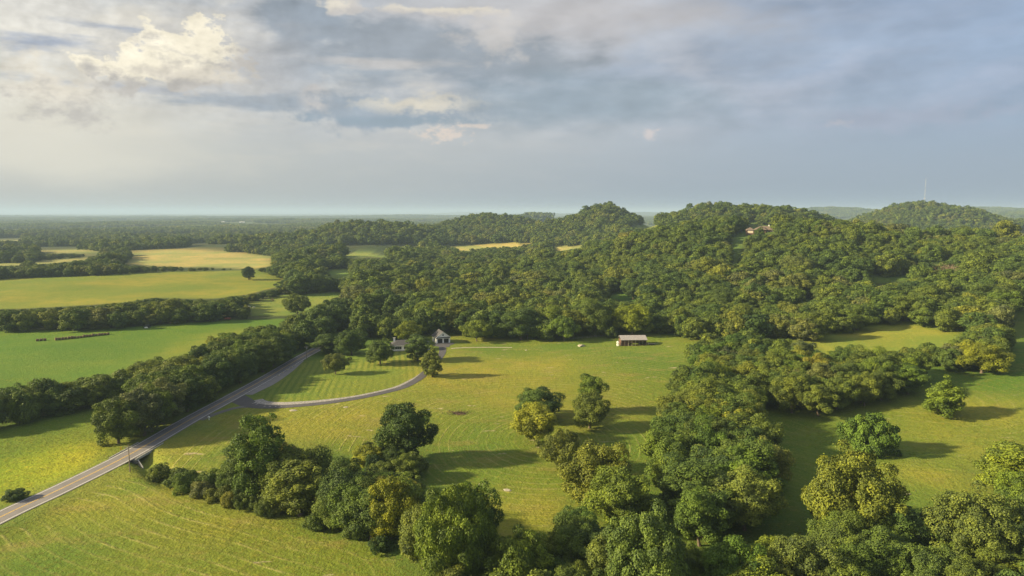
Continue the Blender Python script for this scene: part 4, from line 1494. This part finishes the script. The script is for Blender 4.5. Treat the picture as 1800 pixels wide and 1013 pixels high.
NMID, NFAR, NPATCH = 7, 6, 3
for s in range(NMID):
    me, _ = crown_mesh('stock_mid', 120 + s, 16, [6.6, 5.8, 7.2, 6.2, 5.4, 6.8, 4.2][s], 0.8, [60, 48, 70, 56, 46, 80, 60][s], 6500, 0.66, 'round' if s < 6 else 'cone')
    stock_add('a_mid_%02d' % s, me)
for s in range(NFAR):
    me, _ = crown_mesh('stock_far', 140 + s, 15, [6.2, 5.4, 7.0, 6.0, 6.6, 5.0][s], 0.5, [24, 22, 28, 24, 26, 20][s], 900, 1.5, 'round')
    stock_add('b_far_%02d' % s, me)
for s in range(NPATCH):
    rg = np.random.default_rng(160 + s)
    cs, ls = [], []
    for k in range(46):
        x, y = rg.uniform(-34, 34, 2)
        h = rg.uniform(7, 13)
        r = rg.uniform(3.6, 6)
        for q in range(3):
            cs.append((x + rg.normal(0, 1.5), y + rg.normal(0, 1.5), h * (0.45 + 0.2 * q)))
            ls.append(r * (1.0 - 0.12 * q))
    me, _ = crown_mesh('stock_patch', 180 + s, 13, 34, 0, 0, 3200, 3.4, 'round', lobes=(np.array(cs), np.array(ls)))
    stock_add('c_patch_%02d' % s, me)

# ------------------------------------------------------------------ where trees stand
TREES = []       # dicts: x y h r kind label group color


def add_tree(x, y, h, r, kind, label, group, color=None, name='broadleaf_tree', manual=False, cat='tree'):
    TREES.append(dict(x=x, y=y, h=h, r=r, kind=kind, label=label, group=group, color=color, name=name, manual=manual, cat=cat))


def tree_px(px, ybase, ytop, wpx, kind, label, color=None, name='broadleaf_tree', group=None, cat='tree'):
    """a tree whose foot stands on the ground under (px, ybase)"""
    x, y = P(px, ybase)
    z = ground(x, y)
    _, _, dep = project(x, y, z)
    hs = np.arange(1, 45, 0.1)
    _, py, _ = project(x, y, z + hs)
    h = float(hs[np.abs(py - ytop).argmin()])
    add_tree(x, y, h, wpx / FPX * float(dep) / 2, kind, label, group, color, name, True, cat)


YEL = (1.55, 1.30, 0.75, 1)
OLV = (1.20, 1.06, 0.95, 1)
GRY = (1.10, 1.08, 1.30, 1)
DRK = (0.72, 0.80, 0.85, 1)
GRN = (0.98, 1.08, 0.85, 1)
LIT = (1.38, 1.32, 0.85, 1)
# trees that stand out one by one
tree_px(668, 640, 598, 46, 'round', 'round dark green tree on the striped lawn left of the white house', DRK)
tree_px(735, 634, 588, 50, 'tall', 'pale green feathery tree hiding the right end of the white house', GRY)
tree_px(760, 662, 610, 42, 'cone', 'pointed green tree at the inner bend of the asphalt driveway', OLV, 'conifer_tree')
tree_px(590, 658, 622, 40, 'spread', 'small grey-leaved tree with a bare trunk on the lawn near the road', (1.25, 1.05, 1.5, 1))
tree_px(618, 624, 580, 52, 'round', 'dark tree at the back edge of the lawn near the road', DRK)
tree_px(578, 622, 588, 46, 'round', 'broad dark tree above the roadside end of the lawn', DRK)
tree_px(718, 602, 566, 46, 'spread', 'spreading yellow-green tree behind the white house', LIT)
tree_px(838, 600, 563, 52, 'spread', 'spreading tree at the wood edge right of the garage', LIT)
tree_px(991, 600, 556, 52, 'spread', 'bright green tree standing before the wood left of the pole barn', GRN)
tree_px(1112, 590, 535, 62, 'round', 'tall yellow-leaved tree directly behind the pole barn', (1.95, 1.60, 0.7, 1))
tree_px(1072, 594, 574, 24, 'shrub', 'olive bush beside the left end of the pole barn', OLV, 'shrub', cat='shrub')
tree_px(717, 812, 711, 84, 'round', 'tall dark oval tree above the shrubs on the mown slope', DRK)
tree_px(947, 738, 683, 86, 'round', 'dark rounded tree at the back of the clump in mid-field', DRK)
tree_px(940, 778, 711, 82, 'round', 'weeping olive-green tree at the front of the clump in mid-field', LIT)
tree_px(1036, 753, 690, 66, 'round', 'dark green tree just right of the mid-field clump', DRK)
tree_px(1038, 724, 657, 46, 'tall', 'lighter tree rising behind the dark one right of the mid-field clump', LIT)
tree_px(984, 830, 759, 72, 'spread', 'bright green lone tree with a visible trunk below the mid-field clump', GRN)
tree_px(1048, 892, 776, 104, 'round', 'tall olive tree at the left end of the creek belt', OLV)
tree_px(1092, 930, 826, 104, 'round', 'broad olive tree in front of the creek belt', LIT)
tree_px(1530, 796, 730, 96, 'ball', 'ball-shaped dense green bush alone on the right-hand meadow', GRN, 'shrub', cat='shrub')
tree_px(1660, 733, 664, 82, 'cone', 'small open-branched tree alone on the right-hand meadow slope', LIT)
tree_px(1495, 955, 800, 182, 'huge', 'huge olive-brown round tree towering over the lower right wood', (1.30, 1.12, 0.9, 1))
tree_px(1708, 1000, 868, 170, 'huge', 'large grey-olive tree with bare limbs showing near the lower right corner', (1.3, 1.15, 1.2, 1))
tree_px(1785, 870, 780, 120, 'round', 'olive tree at the right edge of the picture beside the meadow', LIT)
tree_px(1590, 985, 890, 110, 'round', 'dark tree between the huge olive tree and the corner tree', DRK)
tree_px(1725, 656, 602, 76, 'round', 'yellow-green tree at the tip of the right-hand copse', (1.7, 1.4, 0.7, 1))
tree_px(462, 880, 732, 84, 'tall', 'tall sunlit tree rising above the hayfield belt', LIT)
tree_px(688, 955, 842, 80, 'round', 'golden-leaved tree in the hayfield belt', (1.85, 1.40, 0.6, 1))
tree_px(745, 1000, 885, 90, 'round', 'grey-green tree at the field corner left of the big bottom tree', GRY)
tree_px(800, 1040, 858, 150, 'huge', 'big dark green tree with a yellow crown top at the bottom edge', GRN)
tree_px(832, 985, 850, 90, 'round', 'yellow-topped tree behind the big bottom tree', LIT)
tree_px(915, 1050, 934, 100, 'round', 'olive tree at the bottom edge right of the big dark one', LIT)
tree_px(1132, 1075, 906, 175, 'huge', 'wide grey-green tree at the bottom edge below the creek belt', GRY)
tree_px(1290, 1065, 950, 110, 'round', 'bright green tree at the bottom edge right of the wide grey-green tree', GRN)
tree_px(1405, 1060, 945, 110, 'round', 'brownish grey tree at the bottom edge under the huge olive tree', (1.2, 1.05, 1.35, 1))
tree_px(437, 492, 468, 22, 'tall', 'lone tree in the pale pasture far on the left', DRK)
tree_px(522, 556, 518, 48, 'spread', 'tree with a bushy companion standing in the small paddock', OLV)
tree_px(506, 514, 491, 36, 'round', 'round dark tree at the corner of the far pasture', DRK)
tree_px(1666, 492, 464, 46, 'dead', 'dead tan tree with bare twigs in the right-hand wood', None, 'dead_tree')
tree_px(26, 878, 861, 36, 'shrub', 'low dark bush on the grassy bank left of the road', DRK, 'shrub', cat='shrub')
tree_px(1306, 652, 624, 34, 'dead', 'grey dead tree with bare limbs at the left end of the copse', None, 'dead_tree')
tree_px(1518, 446, 428, 22, 'dead', 'pale dead tree on the far wooded slope of the right-hand hill', None, 'dead_tree')
tree_px(1335, 419, 401, 18, 'round', 'dark tree half hiding the middle of the hilltop house', DRK)
tree_px(1113, 527, 489, 40, 'round', 'round grey-green tree in the small clearing of the wood', GRY)


def belt(poly, spacing, h0, h1, label, group, kinds=('round', 'round', 'round', 'tall'), wide=(0.42, 0.54), name='broadleaf_tree', cat='tree', wob=0.35):
    wp = [P(*p) for p in poly]
    xs, ys = [p[0] for p in wp], [p[1] for p in wp]
    gxs, gys = np.meshgrid(np.arange(min(xs), max(xs) + spacing, spacing), np.arange(min(ys), max(ys) + spacing, spacing * 0.9))
    gxs[1::2] += spacing / 2
    gxs = gxs + rng.uniform(-wob, wob, gxs.shape) * spacing
    gys = gys + rng.uniform(-wob, wob, gys.shape) * spacing
    ok = inside(gxs.ravel(), gys.ravel(), wp)
    n = 0
    for x, y in zip(gxs.ravel()[ok], gys.ravel()[ok]):
        h = rng.uniform(h0, h1)
        if any(t['manual'] and math.hypot(t['x'] - x, t['y'] - y) < 0.55 * (t['r'] + h * 0.3) for t in TREES):
            continue
        u = rng.random()
        colr = None if u < 0.55 else [OLV, DRK, GRN, LIT, GRY][int(rng.integers(5))]
        add_tree(x, y, h, h * rng.uniform(*wide), kinds[int(rng.integers(len(kinds)))], label, group, colr, name, False, cat)
        n += 1
    return n


cnt = {}
cnt['hay'] = belt([(385, 870), (430, 855), (500, 850), (560, 858), (620, 875), (660, 890), (700, 900), (735, 880), (740, 960), (690, 965), (620, 938), (560, 922), (480, 900), (420, 888)], 6.2, 8.5, 14.5, 'leafy tree in the dense belt along the mown hayfield', 'trees of the hayfield belt')
cnt['hayshrub'] = belt([(278, 842), (340, 846), (400, 868), (480, 900), (560, 925), (640, 945), (690, 972), (688, 984), (640, 956), (560, 935), (480, 912), (400, 892), (330, 868), (272, 850)], 4.2, 3.2, 5.5, 'low bush on the hayfield edge of the belt', 'bushes along the hayfield edge', ('shrub',), (0.55, 0.75), 'shrub', 'shrub')
cnt['slope'] = belt([(640, 815), (690, 800), (735, 815), (735, 850), (690, 862), (640, 850)], 6.0, 5, 8, 'dark bush under the tall oval tree on the mown slope', 'bushes under the tall oval tree', ('shrub', 'round'), (0.5, 0.65), 'shrub', 'shrub')
cnt['right'] = belt([(1190, 705), (1250, 690), (1290, 715), (1335, 770), (1362, 855), (1345, 905), (1310, 945), (1250, 990), (1190, 950), (1168, 870), (1172, 800)], 8.2, 12, 17, 'broadleaf tree in the creek belt between the two meadows', 'trees of the creek belt')
cnt['copse'] = belt([(1222, 650), (1240, 622), (1340, 632), (1450, 662), (1540, 665), (1610, 650), (1620, 686), (1560, 712), (1500, 730), (1420, 732), (1330, 716), (1290, 710)], 8.6, 11, 16, 'broadleaf tree in the thick copse along the top of the lower right meadow', 'trees of the meadow copse')
cnt['copse2'] = belt([(1625, 640), (1690, 632), (1755, 602), (1768, 625), (1735, 655), (1650, 656)], 8.6, 9, 13, 'broadleaf tree at the far tip of the meadow copse', 'trees at the tip of the copse')
cnt['corner'] = belt([(1430, 985), (1540, 985), (1640, 990), (1720, 950), (1800, 885), (1880, 880), (1880, 1100), (1250, 1130), (1300, 1030), (1370, 1010)], 8.0, 8, 13, 'broadleaf tree in the lower right wood', 'trees of the lower right wood')
cnt['bottom'] = belt([(880, 1030), (960, 1010), (1010, 960), (1060, 970), (1240, 1020), (1250, 1110), (760, 1110)], 7.2, 8, 12, 'leafy tree in the wood along the bottom edge', 'trees along the bottom edge')
cnt['hedge'] = belt([(-70, 757), (0, 738), (100, 716), (200, 694), (290, 668), (335, 655), (338, 668), (300, 688), (200, 708), (100, 731), (0, 753), (-70, 772)], 7.2, 9, 13, 'hedge tree on the bank between the two left pastures', 'hedge trees between the left pastures', ('round', 'round', 'shrub'), (0.5, 0.62))
cnt['roadside'] = belt([(163, 806), (225, 757), (285, 712), (335, 672), (400, 640), (470, 612), (520, 604), (536, 612), (515, 626), (430, 672), (340, 718), (240, 775)], 7.4, 11, 17, 'roadside tree on the left of the two-lane road', 'roadside trees left of the road')
print('belts', cnt)

# ------------------------------------------------------------------ the wood: every spot that is not open land
OPEN = [np.array(v) for k, v in MEADOWS.items() if k not in ('road',)]
OPENK = [v for k, v in MEADOWS.items()]


def fbm(x, y, s, seed=0.0):
    return (np.sin(x / s + 1.3 * np.sin(y / s * 0.8 + seed) + seed) * np.sin(y / s * 1.1 + 0.9 * np.sin(x / s * 1.3 + 2 * seed)) +
            0.5 * np.sin(x / s * 2.3 + y / s * 1.1 + seed * 3) * np.sin(y / s * 2.7 - x / s * 0.6 + seed))


def overlaps_open(x, y, z, h, r):
    px0, py0, dep = project(x, y, z + 0.06 * h)
    _, py1, _ = project(x, y, z + h)
    wpx = r * FPX / dep
    hit = np.zeros(len(x), bool)
    tests = [(0, 0.04), (0, 0.45), (0, 0.96), (-0.8, 0.5), (0.8, 0.5), (-0.55, 0.82), (0.55, 0.82), (-0.6, 0.2), (0.6, 0.2)]
    for a, f in tests:
        tx, ty = px0 + a * wpx, py0 + (py1 - py0) * f
        for poly in OPENK:
            hit |= inside(tx, ty, poly)
    return hit


def grid_pts(x0, x1, y0, y1, s):
    a, b = np.meshgrid(np.arange(x0, x1, s, dtype=float), np.arange(y0, y1, s * 0.87, dtype=float))
    a[1::2] += s / 2
    a = a + rng.uniform(-0.38, 0.38, a.shape) * s
    b = b + rng.uniform(-0.38, 0.38, b.shape) * s
    return a.ravel(), b.ravel()


W_X, W_Y, W_S, W_I, W_H = [], [], [], [], []
bx_, by_ = grid_pts(-900, 1150, 330, 1180, 11.2)
z_ = H(bx_, by_)
px_, py_, dp_ = project(bx_, by_, z_)
lim = np.where(px_ < 500, 583, np.where(px_ < 545, 612, 600))
ok = (py_ < lim) & (px_ > -350) & (px_ < 2050) & (by_ > 330)
rd, _ = nearest(bx_, by_, ROAD)
ok &= rd > 7.5
bx_, by_, z_ = bx_[ok], by_[ok], z_[ok]
h_ = np.clip(rng.lognormal(math.log(14.0), 0.20, len(bx_)), 8, 22) * (1 + 0.12 * fbm(bx_, by_, 60, 1.0))
pxx, _, _ = project(bx_, by_, z_)
h_ = np.where(pxx < 480, h_ * 0.85, h_)
r_ = h_ * rng.uniform(0.38, 0.64, len(bx_))
done = np.zeros(len(bx_), bool)
for f in (1.0, 0.8, 0.62, 0.45, 0.3):
    todo = np.nonzero(~done)[0]
    hit = overlaps_open(bx_[todo], by_[todo], z_[todo], h_[todo] * f, r_[todo] * max(f, 0.5))
    good = todo[~hit]
    h_[good] *= f
    r_[good] *= max(f, 0.5)
    done[good] = True
bx_, by_, z_, h_, r_ = bx_[done], by_[done], z_[done], h_[done], r_[done]
for t in TREES:                                          # leave room around the placed trees
    k = np.hypot(bx_ - t['x'], by_ - t['y']) > (0.9 * t['r'] + 2.0 if t['manual'] else 5.0)
    bx_, by_, z_, h_, r_ = bx_[k], by_[k], z_[k], h_[k], r_[k]
wood1 = len(bx_)
px_, py_, dp_ = project(bx_, by_, z_)
size = h_ / dp_
inframe = (px_ > -20) & (px_ < 1820)


def wood_label(px, py):
    if px < 480:
        return ('hedge tree between the long left pasture and the pale far pasture', 'trees of the far left hedge')
    if px < 700:
        return ('broadleaf tree in the wood where the road disappears', 'trees around the vanishing road')
    if px < 1085:
        return ('broadleaf tree on the wood edge behind the garage and mown field', 'trees of the wood edge behind the field')
    if px < 1300:
        return ('broadleaf tree on the wood edge right of the pole barn', 'trees of the wood edge by the barn')
    return ('broadleaf tree in the wood above the right-hand meadows', 'trees above the right-hand meadows')


PLACE = {}
n_hand = len(TREES)
for i in np.nonzero(inframe)[0]:
    lb, gp_ = wood_label(px_[i], py_[i])
    TREES.append(dict(x=float(bx_[i]), y=float(by_[i]), h=float(h_[i]), r=float(r_[i]), kind=['round', 'round', 'round', 'tall'][int(rng.integers(4))], label=lb, group=gp_,
                      color=None if rng.random() < 0.45 else [OLV, DRK, GRN, LIT, GRY][int(rng.integers(5))], name='broadleaf_tree', manual=False, cat='tree', wood=int(i)))
tx_ = np.array([t['x'] for t in TREES])
ty_ = np.array([t['y'] for t in TREES])
tz_ = H(tx_, ty_)
tpx, tpy, tdp = project(tx_, ty_, tz_)
ttop = project(tx_, ty_, tz_ + np.array([t['h'] for t in TREES]))[1]
seen = (tpx > -25) & (tpx < 1825) & (ttop < 1005)
rank = np.array([t['h'] * t['r'] for t in TREES]) ** 0.5 / tdp + np.array([10.0 if t['manual'] else 0.0 for t in TREES])
rank = np.where(seen, rank, -1)
chosen = [i for i in np.argsort(-rank) if TREES[i]['cat'] == 'tree' and rank[i] > 0][:298] + [i for i in range(len(TREES)) if TREES[i]['cat'] != 'tree' and seen[i]]
chosen = set(int(i) for i in chosen)
mask = np.ones(wood1, bool)
for i in chosen:
    if 'wood' in TREES[i]:
        mask[TREES[i]['wood']] = False
# trees of the belts that are not among the largest or stand outside the frame join the woodland
rest = [TREES[i] for i in range(n_hand) if i not in chosen]
if rest:
    W_X.append(np.array([t['x'] for t in rest])); W_Y.append(np.array([t['y'] for t in rest]))
    W_H.append(np.array([(t['r'] / 6.2, t['r'] / 6.2, t['h'] / 16) for t in rest]))
    W_I.append(rng.integers(0, 6, len(rest)))
ONES = ['', 'first', 'second', 'third', 'fourth', 'fifth', 'sixth', 'seventh', 'eighth', 'ninth', 'tenth', 'eleventh', 'twelfth', 'thirteenth', 'fourteenth', 'fifteenth', 'sixteenth', 'seventeenth', 'eighteenth', 'nineteenth']
TENS = {2: ('twentieth', 'twenty'), 3: ('thirtieth', 'thirty'), 4: ('fortieth', 'forty'), 5: ('fiftieth', 'fifty'), 6: ('sixtieth', 'sixty'), 7: ('seventieth', 'seventy'), 8: ('eightieth', 'eighty'), 9: ('ninetieth', 'ninety')}


def ordinal(n):
    if n < 20:
        return ONES[n]
    return TENS[n // 10][0] if n % 10 == 0 else TENS[n // 10][1] + '-' + ONES[n % 10]


SHORT = {'trees of the hayfield belt': 'the belt along the mown hayfield', 'bushes along the hayfield edge': 'the hayfield edge of the belt', 'bushes under the tall oval tree': 'the thicket under the tall oval tree',
         'trees of the creek belt': 'the belt between the two meadows', 'trees of the meadow copse': 'the copse along the right-hand meadow', 'trees at the tip of the copse': 'the outer tip of the copse',
         'trees of the lower right wood': 'the lower right wood', 'trees along the bottom edge': 'the wood along the bottom edge', 'hedge trees between the left pastures': 'the hedge between the left pastures',
         'roadside trees left of the road': 'the trees lining the road', 'trees of the far left hedge': 'the far hedge behind the hay bales', 'trees around the vanishing road': 'the wood where the road vanishes',
         'trees of the wood edge behind the field': 'the wood edge behind the garage', 'trees of the wood edge by the barn': 'the wood edge behind the pole barn', 'trees above the right-hand meadows': 'the wood above the right-hand meadows'}
TINTN = {None: 'green', OLV: 'olive', DRK: 'dark green', GRN: 'fresh green', LIT: 'yellow-green', GRY: 'grey-green'}
bygroup = {}
for i in chosen:
    if TREES[i]['group'] in SHORT:
        bygroup.setdefault(TREES[i]['group'], []).append(i)
for gname, ids in bygroup.items():
    ids.sort(key=lambda i: tpx[i])
    hh = np.array([TREES[i]['h'] for i in ids])
    q1, q2 = np.quantile(hh, 0.33), np.quantile(hh, 0.67)
    for k, i in enumerate(ids):
        t = TREES[i]
        sz = 'small' if t['h'] < q1 else ('tall' if t['h'] > q2 else 'medium')
        what = 'bush' if t['cat'] == 'shrub' else 'tree'
        t['label'] = '%s %s %s, %s from the left in %s' % (sz, TINTN.get(t['color'], 'green'), what, ordinal(k + 1), SHORT[gname])
print('individual trees', len(chosen), {k: len(v) for k, v in bygroup.items()})
TREES = [TREES[i] for i in sorted(chosen)]
W_X.append(bx_[mask]); W_Y.append(by_[mask]); W_H.append(np.stack([r_[mask] / 6.2, r_[mask] / 6.2, h_[mask] / 16], 1))
W_I.append(rng.choice(NMID, mask.sum(), p=[0.16, 0.16, 0.16, 0.16, 0.16, 0.16, 0.04]))

# middle distance
bx_, by_ = grid_pts(-2100, 2300, 1180, 2700, 11.5)
z_ = H(bx_, by_)
px_, py_, dp_ = project(bx_, by_, z_)
ok = (px_ > -150) & (px_ < 1950)
steep = H0(bx_, by_) > 16
dens = fbm(bx_, by_, 150, 2.0) + 0.4 * fbm(bx_, by_, 60, 4.0)
left = bx_ < -0.14 * by_
ok &= steep | (dens > np.where(left, -0.10, -0.75))
bx_, by_, z_ = bx_[ok], by_[ok], z_[ok]
h_ = np.clip(rng.lognormal(math.log(12.5), 0.22, len(bx_)), 7, 21)
r_ = h_ * rng.uniform(0.40, 0.52, len(bx_))
hit = overlaps_open(bx_, by_, z_, h_ * 0.8, r_)
k = ~hit
W_X.append(bx_[k]); W_Y.append(by_[k]); W_H.append(np.stack([r_[k] / 6.0, r_[k] / 6.0, h_[k] / 15], 1))
W_I.append(NMID + rng.integers(0, NFAR, k.sum()))
n_mid_trees = int(k.sum())

# far plain
bx_, by_ = grid_pts(-9500, 9500, 2700, 11500, 60)
px_, py_, dp_ = project(bx_, by_, 0)
ok = (px_ > -60) & (px_ < 1860)
ok &= (fbm(bx_, by_, 420, 5.0) + 0.5 * fbm(bx_, by_, 170, 6.0) > -0.35) | (H0(bx_, by_) > 30)
bx_, by_ = bx_[ok], by_[ok]
hit = overlaps_open(bx_, by_, H(bx_, by_), np.full(len(bx_), 9.0), np.full(len(bx_), 20.0))
bx_, by_ = bx_[~hit], by_[~hit]
W_X.append(bx_); W_Y.append(by_)
s_ = rng.uniform(0.85, 1.25, len(bx_))
W_H.append(np.stack([s_, s_, s_ * rng.uniform(0.8, 1.3, len(bx_))], 1))
W_I.append(NMID + NFAR + rng.integers(0, NPATCH, len(bx_)))
print('woodland instances', [len(a) for a in W_X])

WX, WY = np.concatenate(W_X), np.concatenate(W_Y)
WSC, WID = np.concatenate(W_H), np.concatenate(W_I)
wv = np.stack([WX, WY, H(WX, WY) - 0.2], 1)
wme = bpy.data.meshes.new('woodland')
wme.vertices.add(len(wv))
wme.vertices.foreach_set('co', wv.astype(np.float32).ravel())
a = wme.attributes.new('stand_scale', 'FLOAT_VECTOR', 'POINT')
a.data.foreach_set('vector', WSC.astype(np.float32).ravel())
a = wme.attributes.new('stand_turn', 'FLOAT', 'POINT')
a.data.foreach_set('value', rng.uniform(0, 6.283, len(wv)).astype(np.float32))
a = wme.attributes.new('stand_kind', 'INT', 'POINT')
a.data.foreach_set('value', WID.astype(np.int32))
wood = mesh_obj('woodland', wme)
tag(wood, 'unbroken broadleaf woods covering the hills and the distant plain', 'woods', kind='stuff')
ng = bpy.data.node_groups.new('woodland_growth', 'GeometryNodeTree')
ng.interface.new_socket('Geometry', in_out='INPUT', socket_type='NodeSocketGeometry')
ng.interface.new_socket('Geometry', in_out='OUTPUT', socket_type='NodeSocketGeometry')
gi_, go_ = ng.nodes.new('NodeGroupInput'), ng.nodes.new('NodeGroupOutput')
iop = ng.nodes.new('GeometryNodeInstanceOnPoints')
ci = ng.nodes.new('GeometryNodeCollectionInfo')
ci.inputs[0].default_value = stock
ci.inputs['Separate Children'].default_value = True
ci.inputs['Reset Children'].default_value = True


def named(nm, tp):
    nd = ng.nodes.new('GeometryNodeInputNamedAttribute')
    nd.data_type = tp
    nd.inputs['Name'].default_value = nm
    return nd.outputs[0]


cx = ng.nodes.new('ShaderNodeCombineXYZ')
ng.links.new(named('stand_turn', 'FLOAT'), cx.inputs[2])
ng.links.new(gi_.outputs[0], iop.inputs['Points'])
ng.links.new(ci.outputs[0], iop.inputs['Instance'])
iop.inputs['Pick Instance'].default_value = True
ng.links.new(named('stand_kind', 'INT'), iop.inputs['Instance Index'])
ng.links.new(cx.outputs[0], iop.inputs['Rotation'])
ng.links.new(named('stand_scale', 'FLOAT_VECTOR'), iop.inputs['Scale'])
ng.links.new(iop.outputs[0], go_.inputs[0])
md = wood.modifiers.new('growth', 'NODES')
md.node_group = ng

# ------------------------------------------------------------------ the single trees
for t in TREES:
    variants = PROTO[t['kind']]
    cm, tm, ph, pr = variants[int(rng.integers(len(variants)))]
    e = empty(t['name'], (t['x'], t['y'], ground(t['x'], t['y']) - 0.1), rng.uniform(0, 6.283))
    sxy = t['r'] / pr
    e.scale = (sxy, sxy * rng.uniform(0.92, 1.08), t['h'] / ph)
    tag(e, t['label'], t['cat'], t['group'])
    tr = bpy.data.objects.new('trunk' if t['cat'] == 'tree' else 'stem', tm)
    link(tr, e)
    cr = bpy.data.objects.new('crown' if t['cat'] == 'tree' else 'foliage', cm)
    if t['color']:
        cr.color = t['color']
    link(cr, e)

# ------------------------------------------------------------------ rough grass: tussocks standing out of the mown sward
gm, gn, gout = material('tussock_grass')
ginfo = gn.new('ShaderNodeObjectInfo')
gmix = gn.mix(ginfo.outputs['Random'], (0.150, 0.190, 0.024), (0.300, 0.262, 0.070))
gb = gn.new('ShaderNodeBsdfPrincipled')
gn.put(gb.inputs['Base Color'], gmix)
gb.inputs['Roughness'].default_value = 0.85
gb.inputs['Specular IOR Level'].default_value = 0.1
gt = gn.new('ShaderNodeBsdfTranslucent')
gn.put(gt.inputs[0], gmix)
gx_ = gn.new('ShaderNodeMixShader')
gx_.inputs[0].default_value = 0.4
gn.l.new(gb.outputs[0], gx_.inputs[1])
gn.l.new(gt.outputs[0], gx_.inputs[2])
gn.l.new(gx_.outputs[0], gout.inputs[0])
tuft_stock = bpy.data.collections.new('tussock_stock')
for s in range(4):
    rg = np.random.default_rng(300 + s)
    nb_ = 16
    th = rg.uniform(0, 6.283, nb_)
    r0_ = rg.uniform(0, 0.16, nb_)
    base_ = np.stack([np.cos(th) * r0_, np.sin(th) * r0_, np.full(nb_, -0.03)], 1)
    out_ = np.stack([np.cos(th), np.sin(th), np.zeros(nb_)], 1)
    tip_ = base_ + out_ * rg.uniform(0.18, 0.46, nb_)[:, None] + np.array([0, 0, 1]) * rg.uniform(0.07, 0.20, nb_)[:, None]
    side = np.stack([-np.sin(th), np.cos(th), np.zeros(nb_)], 1) * 0.055
    tv = np.stack([base_ - side, base_ + side, tip_], 1).reshape(-1, 3)
    tme = mesh_np('tussock', tv, np.arange(nb_ * 3).reshape(-1, 3))
    tme.materials.append(gm)
    tuft_stock.objects.link(bpy.data.objects.new('tussock_%d' % s, tme))
tx, ty = grid_pts(-260, 300, 132, 330, 0.95)
tz = H(tx, ty)
qx, qy, _ = project(tx, ty, tz)
dn = 0.40 * fbm(tx, ty, 17.0, 3.0) + rng.normal(0, 0.9, len(tx))
ok = (qx > -60) & (qx < 1860) & (qy < 1050) & (dn > 0.55)
ok &= ~inside(tx, ty, lawn_w)
tx, ty, tz = tx[ok], ty[ok], tz[ok]
ok = (nearest(tx, ty, ROAD)[0] > 5.2) & (nearest(tx, ty, DRIVE)[0] > 8.5) & (nearest(tx, ty, SPUR)[0] > 2.2)
tx, ty, tz = tx[ok], ty[ok], tz[ok]
print('tussocks', len(tx))
gme = bpy.data.meshes.new('grass')
gme.vertices.add(len(tx))
gme.vertices.foreach_set('co', np.stack([tx, ty, tz], 1).astype(np.float32).ravel())
sc_ = rng.uniform(0.45, 1.05, len(tx))
a = gme.attributes.new('stand_scale', 'FLOAT_VECTOR', 'POINT')
a.data.foreach_set('vector', np.stack([sc_ * 1.3, sc_ * 1.3, sc_], 1).astype(np.float32).ravel())
a = gme.attributes.new('stand_turn', 'FLOAT', 'POINT')
a.data.foreach_set('value', rng.uniform(0, 6.283, len(tx)).astype(np.float32))
a = gme.attributes.new('stand_kind', 'INT', 'POINT')
a.data.foreach_set('value', rng.integers(0, 4, len(tx)).astype(np.int32))
grass = mesh_obj('grass', gme)
tag(grass, 'tussocks of rough green and straw grass on the near meadows', 'grass', kind='stuff')
ng2 = ng.copy()
ng2.name = 'grass_growth'
[nd for nd in ng2.nodes if nd.bl_idname == 'GeometryNodeCollectionInfo'][0].inputs[0].default_value = tuft_stock
grass.modifiers.new('growth', 'NODES').node_group = ng2

# ------------------------------------------------------------------ haze: the humid evening air
hm, hn, hout = material('haze')
pv = hn.new('ShaderNodeVolumePrincipled')
pv.inputs['Color'].default_value = (0.42, 0.56, 0.78, 1)
pv.inputs['Density'].default_value = 1 / 11500
pv.inputs['Anisotropy'].default_value = 0.05
hn.l.new(pv.outputs[0], hout.inputs['Volume'])
hz = MB().box(-27500, 27500, -3500, 43000, -20, 195).build('haze', hm)
tag(hz, 'pale blue evening haze thickening towards the horizon', 'haze', kind='stuff')
